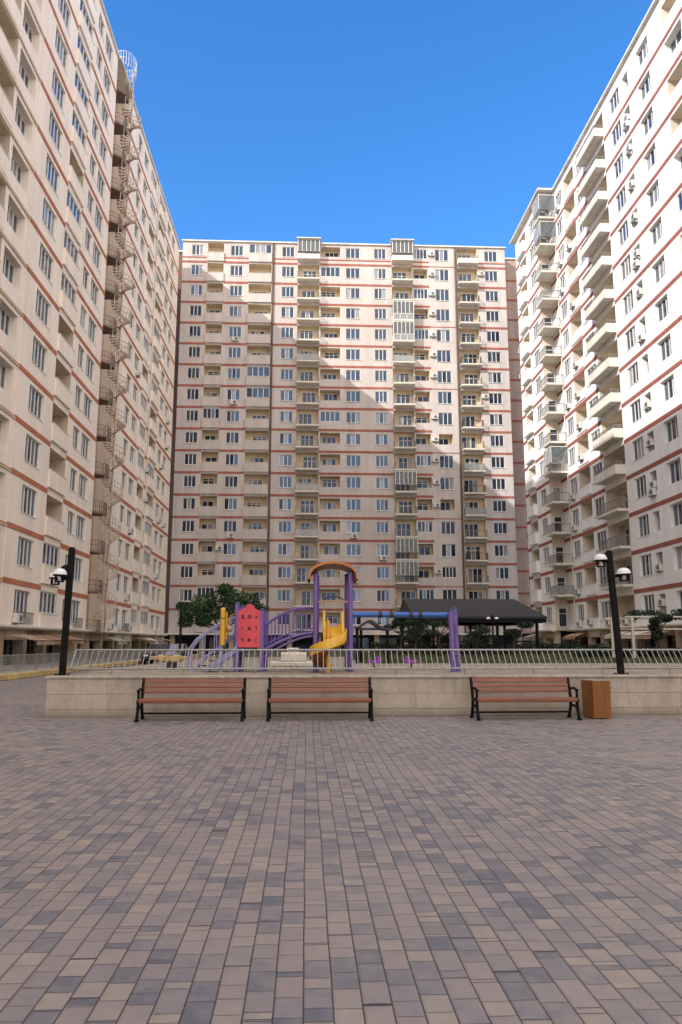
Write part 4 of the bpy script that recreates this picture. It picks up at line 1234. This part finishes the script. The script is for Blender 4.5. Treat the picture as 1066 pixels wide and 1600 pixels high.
    # arched bridge
    def zb2(t): return 0.52 + 0.43 * math.sin(t * math.pi / 2) ** 0.95
    for y in (0.12, 0.72):
        m = MB(); m.tube([(-1.06 + 1.26 * t, y, zb2(t)) for t in [k / 14 for k in range(15)]], 0.035, 8)
        m.tube([(-1.06 + 1.26 * t, y, zb2(t) - 0.16 * (1 - t * 0.6)) for t in [k / 14 for k in range(15)]], 0.026, 8)
        m.build('bridge_beam', M['purple'], root)
        m = MB(); m.tube([(-1.06 + 1.26 * t, y, zb2(t) + 0.62 + 0.06 * math.sin(math.pi * t)) for t in [k / 14 for k in range(15)]], 0.022, 8)
        m.tube([(-1.06 + 1.26 * t, y, zb2(t) + 0.12) for t in [k / 14 for k in range(15)]], 0.012, 6)
        for k in range(1, 14):
            t = k / 14; x = -1.06 + 1.26 * t; m.tube([(x, y, zb2(t)), (x, y, zb2(t) + 0.62 + 0.06 * math.sin(math.pi * t))], 0.010, 6)
        m.build('bridge_rail', M['purple'], root)
    m = MB()
    for k in range(14):
        t0, t1 = k / 14 + 0.004, (k + 1) / 14 - 0.004
        xa, xb = -1.06 + 1.26 * t0, -1.06 + 1.26 * t1
        m.add([(xa, 0.12, zb2(t0) - 0.01), (xb, 0.12, zb2(t1) - 0.01), (xb, 0.72, zb2(t1) - 0.01), (xa, 0.72, zb2(t0) - 0.01)], [(0, 1, 2, 3)])
    m.build('bridge_deck', M['purple'], root)
    # short lilac slide on the left, its rails and the yellow tube
    m = MB()
    n = 10; V = []
    for i in range(n + 1):
        t = i / n; x = -1.70 - 0.72 * t; z = 0.53 - 0.50 * (t ** 0.9)
        for (dy, dz) in ((0.02, 0.13), (0.06, 0.0), (0.40, 0.0), (0.44, 0.13), (0.46, 0.13), (0.42, -0.03), (0.04, -0.03), (0.0, 0.13)): V.append((x, dy - 0.12, z + dz))
    m.add(V, [(i * 8 + j, i * 8 + (j + 1) % 8, (i + 1) * 8 + (j + 1) % 8, (i + 1) * 8 + j) for i in range(n) for j in range(8)])
    m.build('chute', M['lilac'], root)
    for y in (0.35, 0.85):
        m = MB()
        m.tube([(-2.95, y, 0.02), (-2.93, y, 0.55), (-2.75, y, 0.80), (-2.45, y, 1.02), (-2.1, y, 1.25), (-1.78, y, 1.36)], 0.026, 8)
        m.tube([(-2.8, y, 0.02), (-2.55, y, 0.35), (-2.15, y, 0.62), (-1.78, y, 0.98)], 0.022, 8)
        for x, za, zb3 in ((-2.6, 0.3, 0.9), (-2.3, 0.5, 1.1), (-2.0, 0.72, 1.28)): m.tube([(x, y, za), (x, y, zb3)], 0.014, 6)
        m.build('stair_rail', M['lilac'], root)
    for k in range(4):
        m = MB(); x = -2.68 + k * 0.25; z = 0.13 + k * 0.12; m.box((x, 0.36, z), (x + 0.22, 0.84, z + 0.03)); m.build('step', M['darkdeck'], root)
    post(-2.10, 0.05, 1.25, 0.05, 'lilac')
    m = MB(); m.tube([(-2.06, -0.06, 0.66), (-2.06, -0.06, 1.30)], 0.062, 12); m.tube([(-2.06, -0.06, 1.32), (-2.06, -0.06, 1.52), ], 0.060, 12); m.lathe([(0.06, 0), (0.045, 0.04), (0, 0.055)], (-2.06, -0.06, 1.52), 12); m.tube([(-1.98, 0.05, 0.8), (-1.98, 0.05, 1.46)], 0.03, 8)
    m.build('play_tube', M['yellow'], root)
    m = MB(); m.lathe([(0, -0.09), (0.07, -0.05), (0.085, 0), (0.07, 0.05), (0, 0.09)], (-1.9, 0.02, 1.05), 10); m.tube([(-1.9, 0.02, 1.05), (-1.88, 0.02, 1.38), (-1.75, 0.02, 1.42)], 0.018, 6)
    m.build('play_bell', M['tan'], root)
    # overhead blue beam with its two end posts
    m = MB(); m.tube([(1.1, 0.05, 1.41), (3.62, 0.05, 1.40)], 0.072, 14); m.build('overhead_beam', M['blue'], root)
    for x in (1.85, 2.13, 2.62, 2.86):
        m = MB(); m.tube([(x - 0.05, 0.05, 1.405), (x + 0.05, 0.05, 1.405)], 0.078, 12); m.lathe([(0.02, 0.05), (0.02, 0.11), (0, 0.12)], (x, 0.05, 1.405), 8); m.build('beam_clamp', M['darkdeck'], root)
    post(3.63, -0.12, 1.50, 0.066, 'purple', -0.03); post(3.84, 0.3, 1.56, 0.066, 'purple', -0.06)
    m = MB(); m.tube([(3.66, -0.1, 0.42), (3.9, 0.3, 0.42)], 0.02, 8); m.tube([(3.62, -0.1, 1.2), (3.8, 0.3, 1.2)], 0.03, 8); m.build('post_brace', M['purple'], root)
play()

def ride_on(x, y, rz, label):
    root = empty('spring_rider', (x, y, PZ), rz)
    tag(root, label, 'playground ride', 'ride-on seats in the play area')
    m = MB(); m.lathe([(0.12, 0.0), (0.12, 0.03), (0.05, 0.035)], (0, 0, 0), 14); m.tube([(0.07 * math.cos(k * 0.7), 0.07 * math.sin(k * 0.7), 0.03 + k * 0.0055) for k in range(46)], 0.012, 6); m.build('spring', M['darkdeck'], root)
    m = MB(); poly = [(-0.30, 0.28), (0.28, 0.28), (0.33, 0.36), (0.30, 0.44), (0.20, 0.46), (0.05, 0.42), (-0.10, 0.46), (-0.14, 0.62), (-0.22, 0.68), (-0.29, 0.62), (-0.34, 0.40)]
    m.prism(poly, -0.17, -0.13, 'xz'); m.prism(poly, 0.13, 0.17, 'xz'); m.build('side_panel', M['magenta'], root)
    m = MB(); m.rbox((-0.12, -0.128, 0.40), (0.18, 0.128, 0.43), 0.01, 0, 0); m.box((-0.2, -0.128, 0.40), (-0.17, 0.128, 0.62)); m.build('seat', M['magenta'], root)
    m = MB(); m.tube([(0.24, -0.16, 0.52), (0.24, 0.16, 0.52)], 0.014, 6); m.build('handle', M['yellow'], root)
    root.scale = (0.55, 0.55, 0.5)
    return root
r0_ = ride_on(1.95, 22.0, R(200), 'violet ride-on seat nearer the yellow slide behind the railing')
r1_ = copy_tree(r0_); r1_.location = (3.05, 22.3, PZ); r1_.rotation_euler = (0, 0, R(10)); tag(r1_, 'violet ride-on seat nearer the purple end posts of the blue beam', 'playground ride', 'ride-on seats in the play area')

def seesaw():
    root = empty('seesaw', (-3.85, 22.3, PZ), R(-8))
    tag(root, 'yellow seesaw beam with pale lilac seat left of the climbing frame', 'seesaw')
    m = MB(); m.rbox((-0.75, -0.08, 0.28), (0.75, 0.08, 0.42), 0.03, 0, 0); m.build('beam', M['tan'], root)
    m = MB(); m.rbox((-0.42, -0.14, 0.2), (0.30, 0.14, 0.46), 0.05, 0, 0); m.build('body', M['kerbyellow'], root)
    m = MB(); m.prism([(-0.2, 0.46), (0.1, 0.46), (0.13, 0.7), (0.08, 0.82), (-0.02, 0.8), (-0.1, 0.6), (-0.22, 0.54)], -0.13, 0.13, 'xz'); m.build('seat', M['lilac'], root)
    m = MB(); m.box((-0.12, -0.2, 0), (0.12, 0.2, 0.2)); m.build('base', M['darkdeck'], root)
    root.scale = (0.85, 0.85, 0.8)
seesaw()

def planter():
    root = empty('stone_planter', (-0.35, 24.0, PZ))
    tag(root, 'pale stepped stone block behind the railing left of the slide', 'planter')
    m = MB(); m.rbox((-0.75, -0.5, 0), (0.75, 0.5, 0.14), 0.03, 0, 0); m.build('base', M['slab'], root)
    m = MB(); m.rbox((-0.42, -0.32, 0.142), (0.35, 0.32, 0.42), 0.05, 0, 0); m.build('block', M['slab'], root)
    m = MB(); m.rbox((-0.25, -0.2, 0.422), (0.12, 0.2, 0.56), 0.04, 0, 0); m.build('top_stone', M['slab'], root)
planter()

def small_shelter():
    root = empty('play_shelter', (2.25, 27.0, PZ))
    tag(root, 'dark small play shelter with curved roof and blue crossbeam', 'playground equipment')
    for x, y in ((-0.45, 0), (-0.25, 0.9), (0.62, 0), (0.72, 0.9)):
        m = MB(); m.tube([(x, y, 0), (x, y, 1.25)], 0.055, 10); m.build('post', M['blackpaint'], root)
    m = MB(); m.tube([(-0.45, 0, 1.2), (0.65, 0, 1.2)], 0.045, 10); m.build('crossbeam', M['navy'], root)
    m = MB(); n = 12; pts = []
    for k in range(n + 1):
        t = k / n; x = -0.45 + 1.2 * t; z = 1.25 + 0.28 * math.exp(-((t - 0.38) / 0.25) ** 2) - 0.02 * t
        pts.append((x, z))
    m.prism(pts + [(x, z - 0.09) for x, z in reversed(pts)], -0.15, 1.05, 'xz'); m.build('roof', M['darkmetal'], root)
small_shelter()

# ------------------------------------------------------------------ gazebo
def gazebo():
    xl, xr, yf, yb, ze, zr = 6.05, 13.75, 43.0, 51.0, 3.0, 4.22
    root = empty('gazebo', ((xl + xr) / 2, (yf + yb) / 2, PZ))
    tag(root, 'open pavilion with a long dark shingled roof on thin black posts', 'gazebo')
    T = Matrix.Translation((-(xl + xr) / 2, -(yf + yb) / 2, -PZ))
    ym = (yf + yb) / 2
    m = MB(T)
    a, b, c, d = (xl, yf, ze), (xr, yf, ze), (xr, yb, ze), (xl, yb, ze)
    e, f = (xl - 0.05, ym, zr), (xr - 0.75, ym, zr)
    m.add([a, b, c, d, e, f], [(0, 1, 5, 4), (1, 2, 5), (2, 3, 4, 5)])
    lo = lambda p: (p[0], p[1], p[2] - 0.12)
    m.add([a, b, c, d, e, f] + [lo(p) for p in (a, b, c, d, e, f)], [(0, 6, 7, 1), (1, 7, 8, 2), (2, 8, 9, 3), (0, 4, 10, 6), (4, 3, 9, 10), (6, 7, 11, 10), (7, 8, 11), (8, 9, 10, 11)])
    m.build('roof', M['shingle'], root)
    m = MB(T); m.box((xl + 0.02, yf + 0.05, ze - 0.34), (xr - 0.02, yf + 0.2, ze - 0.125)); m.box((xl + 0.02, yb - 0.2, ze - 0.34), (xr - 0.02, yb - 0.05, ze - 0.125)); m.box((xl + 0.02, yf + 0.201, ze - 0.34), (xl + 0.15, yb - 0.201, ze - 0.125)); m.box((xr - 0.15, yf + 0.201, ze - 0.34), (xr - 0.02, yb - 0.201, ze - 0.125)); m.build('eaves_beam', M['blackpaint'], root)
    m = MB(T); m.add([(xl - 0.02, yf + 0.1, ze - 0.1), (xl - 0.02, yb - 0.1, ze - 0.1), (xl - 0.02, ym, zr - 0.1)], [(0, 1, 2)]); m.build('gable', M['darkmetal'], root)
    for x in (xl + 0.35, xl + 2.4, xl + 4.9, xr - 0.5):
        for y in (yf + 0.4, yb - 0.4):
            m = MB(T); m.box((x - 0.07, y - 0.07, PZ), (x + 0.07, y + 0.07, ze - 0.13)); m.build('post', M['blackpaint'], root)
    m = MB(T); m.box((xl + 0.3, yf + 0.4, PZ + 0.75), (xr - 0.4, yf + 0.46, PZ + 0.83)); m.box((xl + 0.3, yb - 0.46, PZ + 0.75), (xr - 0.4, yb - 0.4, PZ + 0.83)); m.build('hand_rail', M['blackpaint'], root)
gazebo()

# ------------------------------------------------------------------ vegetation
def foliage(mb, c, r, n, size, rnd, shell=0.2):
    for _ in range(n):
        while True:
            p = Vector((rnd.uniform(-1, 1), rnd.uniform(-1, 1), rnd.uniform(-1, 1)))
            if shell < p.length < 1 + 0.18 * math.sin(7 * p.x + 3 * p.z) * math.sin(5 * p.z - 4 * p.y): break
        p = Vector((c[0] + p.x * r[0], c[1] + p.y * r[1], c[2] + p.z * r[2]))
        s = size * rnd.uniform(0.6, 1.4)
        a = Vector((rnd.gauss(0, 1), rnd.gauss(0, 1), rnd.gauss(0, 1))).normalized()
        b = a.cross(Vector((rnd.gauss(0, 1), rnd.gauss(0, 1), rnd.gauss(0, 1)))).normalized()
        mb.add([tuple(p - a * s), tuple(p + b * s * 0.45), tuple(p + a * s), tuple(p - b * s * 0.45)], [(0, 1, 2, 3)])

def tree(x, y, zbase, trunk, clumps, label, seed, leaf='leaf', size=0.09, dens=1.0, lean=0.0, group=None, name='tree', cat='tree'):
    rnd = random.Random(seed)
    root = empty(name, (x, y, zbase)); tag(root, label, cat, group)
    m = MB(); top = Vector((lean, 0, trunk))
    m.tube([(0, 0, 0), (lean * 0.3 + 0.02, 0.02, trunk * 0.4), (lean * 0.7 - 0.02, 0, trunk * 0.75), tuple(top)], [0.085, 0.07, 0.06, 0.05], 9)
    for c, r, n in clumps:
        e = Vector(c); mid = top.lerp(e, 0.5) + Vector((0, 0, -0.08))
        m.tube([tuple(top - Vector((0, 0, 0.15))), tuple(mid), tuple(e)], [0.045, 0.03, 0.012], 6)
    m.build('trunk', M['bark'], root)
    f = MB()
    for c, r, n in clumps:
        foliage(f, c, r, int(n * dens), size, rnd)
    f.build('crown', M[leaf], root)
    return root
rt = random.Random(21)
cl = []
# broad low crown; uneven lumps
for (dx, dz, rx, rz) in ((-1.15, 1.95, 0.55, 0.38), (-0.75, 2.35, 0.6, 0.42), (-0.1, 2.55, 0.65, 0.45), (0.15, 2.98, 0.34, 0.26), (0.55, 2.55, 0.6, 0.40), (1.1, 2.45, 0.5, 0.35), (1.5, 2.05, 0.42, 0.30), (0.8, 2.05, 0.65, 0.4), (-0.4, 1.95, 0.7, 0.42), (0.2, 1.75, 0.55, 0.3), (-1.35, 1.5, 0.3, 0.3), (-0.7, 1.5, 0.35, 0.25), (-1.55, 2.2, 0.28, 0.2)):
    cl.append(((dx * 1.16, rt.uniform(-0.5, 0.5), dz + 0.22), (rx * 1.12, 0.75, rz * 1.05), 640))
tree(-4.0, 36.0, PZ, 1.45, cl, 'leafy green tree with a broad dark crown behind the climbing frame', 31, 'leaf', 0.068)

def niwaki(x, y, h, label, seed, wide=1.0, group=None):
    rnd = random.Random(seed); cl = []
    for k in range(6):
        a = rnd.uniform(0, 6.28); rr = rnd.uniform(0.2, 0.75) * wide
        cl.append(((rr * math.cos(a), rr * math.sin(a), h * rnd.uniform(0.5, 1.0)), (0.42 * wide, 0.42 * wide, 0.17), 420))
    return tree(x, y, PZ, h * 0.55, cl, label, seed, 'leafdark', 0.05, 1.0, rnd.uniform(-0.2, 0.2), group, 'ornamental_tree', 'tree')
niwaki(5.35, 38.0, 1.75, 'dark bushy ornamental tree under the left end of the pavilion roof', 1, 1.0)
niwaki(7.0, 40.0, 2.1, 'dark ornamental tree with layered pads seen left of the purple end posts', 2, 0.9)
niwaki(8.75, 39.0, 1.6, 'dark rounded ornamental tree just right of the purple end posts', 3, 1.0)
niwaki(10.9, 40.0, 1.85, 'dark spreading ornamental tree under the right half of the pavilion', 4, 1.05)
niwaki(14.1, 30.0, 1.75, 'dark ornamental tree beside the white pergola at the right edge', 5, 0.55)
niwaki(5.1, 41.5, 2.3, 'tall dark ornamental tree behind the small play shelter', 6, 0.9)

def hedge(x0, x1, y, h, w, label, seed):
    rnd = random.Random(seed)
    root = empty('hedge', ((x0 + x1) / 2, y, PZ)); tag(root, label, 'hedge')
    f = MB()
    n = int((x1 - x0) * 620)
    for _ in range(n):
        px = rnd.uniform(x0, x1) - (x0 + x1) / 2
        hh = h * (0.9 + 0.16 * math.sin(px * 1.7 + seed) * math.sin(px * 0.61))
        p = Vector((px, rnd.uniform(-w / 2, w / 2), rnd.uniform(0.02, hh)))
        s = 0.075 * rnd.uniform(0.6, 1.4)
        a = Vector((rnd.gauss(0, 1), rnd.gauss(0, 1), rnd.gauss(0, 1))).normalized(); b = a.cross(Vector((rnd.gauss(0, 1), rnd.gauss(0, 1), rnd.gauss(0, 1)))).normalized()
        f.add([tuple(p - a * s), tuple(p + b * s * 0.5), tuple(p + a * s), tuple(p - b * s * 0.5)], [(0, 1, 2, 3)])
    f.build('foliage', M['leafdark'], root)
hedge(4.5, 20.8, 53.0, 0.75, 0.9, 'long dark clipped hedge beyond the pavilion and the lawn', 2)
hedge(12.6, 20.8, 35.5, 0.55, 0.6, 'dark low hedge behind the lawn at the right side', 4)

def pergola():
    root = empty('pergola', (16.2, 32.0, PZ)); tag(root, 'white pergola frame with climbing leaves at the right edge', 'pergola')
    for x in (-2.3, 2.3):
        for y in (0, 2.2):
            m = MB(); m.box((x - 0.05, y - 0.05, 0), (x + 0.05, y + 0.05, 1.79)); m.build('post', M['slab'], root)
    for y in (0, 2.2):
        m = MB(); m.box((-2.6, y - 0.04, 1.791), (2.6, y + 0.04, 1.85)); m.build('beam', M['slab'], root)
        m = MB(); m.box((-2.24, y - 0.03, 1.3), (2.24, y + 0.03, 1.34)); m.build('side_rail', M['slab'], root)
    f = MB(); rnd = random.Random(9)
    for k in range(9): foliage(f, (-1.9 + k * 0.48 + rnd.uniform(-.1, .1), rnd.uniform(0, 2), 1.92 + rnd.uniform(-.05, 0.12)), (0.34, 0.5, 0.16), 120, 0.075, rnd)
    f.build('climbing_plant', M['leafdark'], root)
pergola()

# slim lamp posts further back on the terrace
def slim_lamp(x, y, h, label, domes=True):
    root = empty('lamp_post', (x, y, PZ)); tag(root, label, 'lamp post', 'slim lamps further back on the terrace')
    m = MB(); m.tube([(0, 0, 0), (0, 0, h)], 0.05, 8); m.build('pole', M['blackpaint'], root)
    for s in ((-1, 1) if domes else ()):
        m = MB(); m.tube([(0, 0, h - 0.25), (s * 0.22, 0, h - 0.25)], 0.02, 6); m.lathe([(0.0, -0.03), (0.12, -0.02), (0.12, 0.0)], (s * 0.22, 0, h - 0.25), 12); o = m.build('lamp_head', M['blackpaint'], root)
        m = MB(); m.lathe([(0.118, 0.002), (0.10, 0.06), (0.05, 0.1), (0, 0.105)], (s * 0.22, 0, h - 0.25), 12); m.build('lamp_dome', M['lampwhite'], o)
slim_lamp(-5.05, 31.0, 2.0, 'slim black lamp post under the crown of the leafy tree', False)
slim_lamp(10.1, 41.0, 2.25, 'slim black lamp post in front of the pavilion')

# ------------------------------------------------------------------ parked cars beyond the terrace
def car(x, y, rz, paint, label):
    root = empty('parked_car', (x, y, 0), rz); tag(root, label, 'car', 'cars parked by the left block')
    L, Wd = 4.3, 0.86
    def shell(prof, w0, w1):
        return prof
    m = MB()
    side = [(-2.15, 0.35), (-2.12, 0.72), (-1.75, 0.92), (-1.0, 0.98), (1.05, 0.95), (1.85, 0.80), (2.12, 0.62), (2.15, 0.35), (1.7, 0.22), (-1.7, 0.22)]
    cab = [(-1.75, 0.90), (-1.25, 1.38), (-0.6, 1.47), (0.1, 1.45), (0.95, 0.95)]
    def loft(poly, w, wt, z0, z1, mi):
        n = len(poly)
        def ww(z): t = (z - z0) / (z1 - z0); return w + (wt - w) * max(0, min(1, t))
        V = [(a, -ww(b), b) for a, b in poly] + [(a, ww(b), b) for a, b in poly]
        m.add(V, [tuple(range(n)), tuple(range(2 * n - 1, n - 1, -1))] + [(i, n + i, n + (i + 1) % n, (i + 1) % n) for i in range(n)], mi)
    loft(side, Wd, Wd - 0.05, 0.3, 1.0, 0); loft(cab, Wd - 0.06, Wd - 0.24, 0.9, 1.47, 0)
    m.build('body', paint, root)
    g = MB()
    g.add([(0.92, -0.70, 0.985), (0.92, 0.70, 0.985), (0.16, 0.58, 1.435), (0.16, -0.58, 1.435)], [(0, 1, 2, 3)]); g.build('windscreen', M['door_glass'], root)
    g = MB(); g.add([(-1.72, -0.70, 0.96), (-1.72, 0.70, 0.96), (-1.28, 0.60, 1.37), (-1.28, -0.60, 1.37)], [(0, 3, 2, 1)]); g.build('rear_window', M['door_glass'], root)
    for s in (-1, 1):
        g = MB(); g.add([(-1.45, s * 0.80, 1.0), (0.72, s * 0.80, 1.0), (0.08, s * 0.655, 1.39), (-1.15, s * 0.66, 1.36)], [(0, 1, 2, 3)]); g.build('side_window', M['door_glass'], root)
        g = MB(); g.box((2.0, s * 0.52 - 0.16, 0.58), (2.14, s * 0.52 + 0.16, 0.70)); g.build('headlight', M['lampwhite'], root)
        for xx in (-1.3, 1.35):
            w = MB(Matrix.Translation((xx, s * 0.78, 0.31)) @ Matrix.Rotation(R(90), 4, 'X')); w.lathe([(0.0, -0.09), (0.2, -0.09), (0.3, -0.07), (0.31, 0), (0.3, 0.07), (0.2, 0.09), (0.0, 0.09)], (0, 0, 0), 18); o = w.build('wheel', M['blackpaint'], root)
            w = MB(Matrix.Translation((xx, s * 0.78, 0.31)) @ Matrix.Rotation(R(90), 4, 'X')); w.lathe([(0.0, -0.095), (0.18, -0.095), (0.18, -0.091)], (0, 0, 0), 14); w.lathe([(0.0, 0.095), (0.18, 0.095), (0.18, 0.091)], (0, 0, 0), 14); w.build('rim', M['galv'], o)
M['carblack'] = simple('black_car_paint', (0.012, 0.012, 0.014), 0.25, 0, 0.1, 3, 0, 0.6)
M['carblue'] = simple('dark_blue_car_paint', (0.018, 0.022, 0.035), 0.25, 0, 0.1, 3, 0, 0.6)
car(-11.0, 58.0, R(-90), M['carblack'], 'black parked car nearer the camera on the road left of the terrace')
car(-11.1, 66.5, R(-90), M['carblue'], 'dark blue parked car farther back on the road left of the terrace')

# ------------------------------------------------------------------ camera, sun, sky
cam = bpy.data.cameras.new('camera'); co = bpy.data.objects.new('camera', cam); col.objects.link(co)
cam.sensor_fit = 'VERTICAL'; cam.sensor_height = 24.0; cam.lens = 1180 / 1600 * 24.0
cam.clip_end = 3000; cam.clip_start = 0.05
co.location = (0, 0, EYE); co.rotation_euler = (R(90 + 9.86), 0, R(-2.6))
sc.camera = co

d = Vector((1.2, 1.0, -0.935)).normalized()
sun = bpy.data.lights.new('sun', 'SUN'); so = bpy.data.objects.new('sun', sun); col.objects.link(so)
sun.energy = 5.0; sun.angle = R(0.53); sun.color = (1.0, 0.965, 0.915)
so.rotation_euler = d.to_track_quat('-Z', 'Y').to_euler()
so.location = (-60, -60, 80)
SKY_FILL = (2.12, 1.96, 1.88)
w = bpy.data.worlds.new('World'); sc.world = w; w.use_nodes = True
nt = w.node_tree; nt.nodes.clear()
sky = nt.nodes.new('ShaderNodeTexSky'); sky.sky_type = 'NISHITA'; sky.sun_disc = False
sky.sun_elevation = math.asin(-d.z); sky.sun_rotation = math.atan2(-d.x, -d.y)
sky.altitude = 0; sky.air_density = 1.0; sky.dust_density = 0.6; sky.ozone_density = 2.0
bg = nt.nodes.new('ShaderNodeBackground'); bg.inputs[1].default_value = 0.36
out = nt.nodes.new('ShaderNodeOutputWorld')
hs = nt.nodes.new('ShaderNodeHueSaturation'); hs.inputs['Saturation'].default_value = 1.32; hs.inputs['Value'].default_value = 0.92
nt.links.new(sky.outputs[0], hs.inputs['Color'])
# warm fill light added across the unseen southern and overhead sky, lifting the shade
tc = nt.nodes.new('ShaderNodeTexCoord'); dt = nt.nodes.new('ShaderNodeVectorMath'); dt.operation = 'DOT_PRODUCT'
fill_dir = Vector((0.05, -1.0, 0.30)).normalized(); dt.inputs[1].default_value = fill_dir
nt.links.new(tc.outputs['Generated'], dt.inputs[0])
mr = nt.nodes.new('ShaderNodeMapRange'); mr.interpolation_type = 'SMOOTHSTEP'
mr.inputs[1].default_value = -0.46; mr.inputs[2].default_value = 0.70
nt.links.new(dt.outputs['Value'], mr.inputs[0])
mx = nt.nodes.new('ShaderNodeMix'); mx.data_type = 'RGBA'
mx.inputs[7].default_value = (SKY_FILL[0] / 0.36, SKY_FILL[1] / 0.36, SKY_FILL[2] / 0.36, 1.0)
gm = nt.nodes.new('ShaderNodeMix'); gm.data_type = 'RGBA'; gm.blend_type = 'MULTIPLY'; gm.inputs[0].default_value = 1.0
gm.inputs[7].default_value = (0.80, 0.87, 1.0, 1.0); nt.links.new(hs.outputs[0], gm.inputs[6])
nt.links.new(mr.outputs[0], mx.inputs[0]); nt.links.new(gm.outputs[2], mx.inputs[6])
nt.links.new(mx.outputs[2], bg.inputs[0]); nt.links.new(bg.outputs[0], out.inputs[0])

sc.view_settings.view_transform = 'Standard'; sc.view_settings.look = 'None'
sc.view_settings.exposure = 0; sc.view_settings.gamma = 1
cy = sc.cycles
cy.max_bounces = 8; cy.diffuse_bounces = 5; cy.glossy_bounces = 3; cy.transparent_max_bounces = 12; cy.transmission_bounces = 4
cy.caustics_reflective = False; cy.caustics_refractive = False
cy.sample_clamp_indirect = 6
cy.use_denoising = True
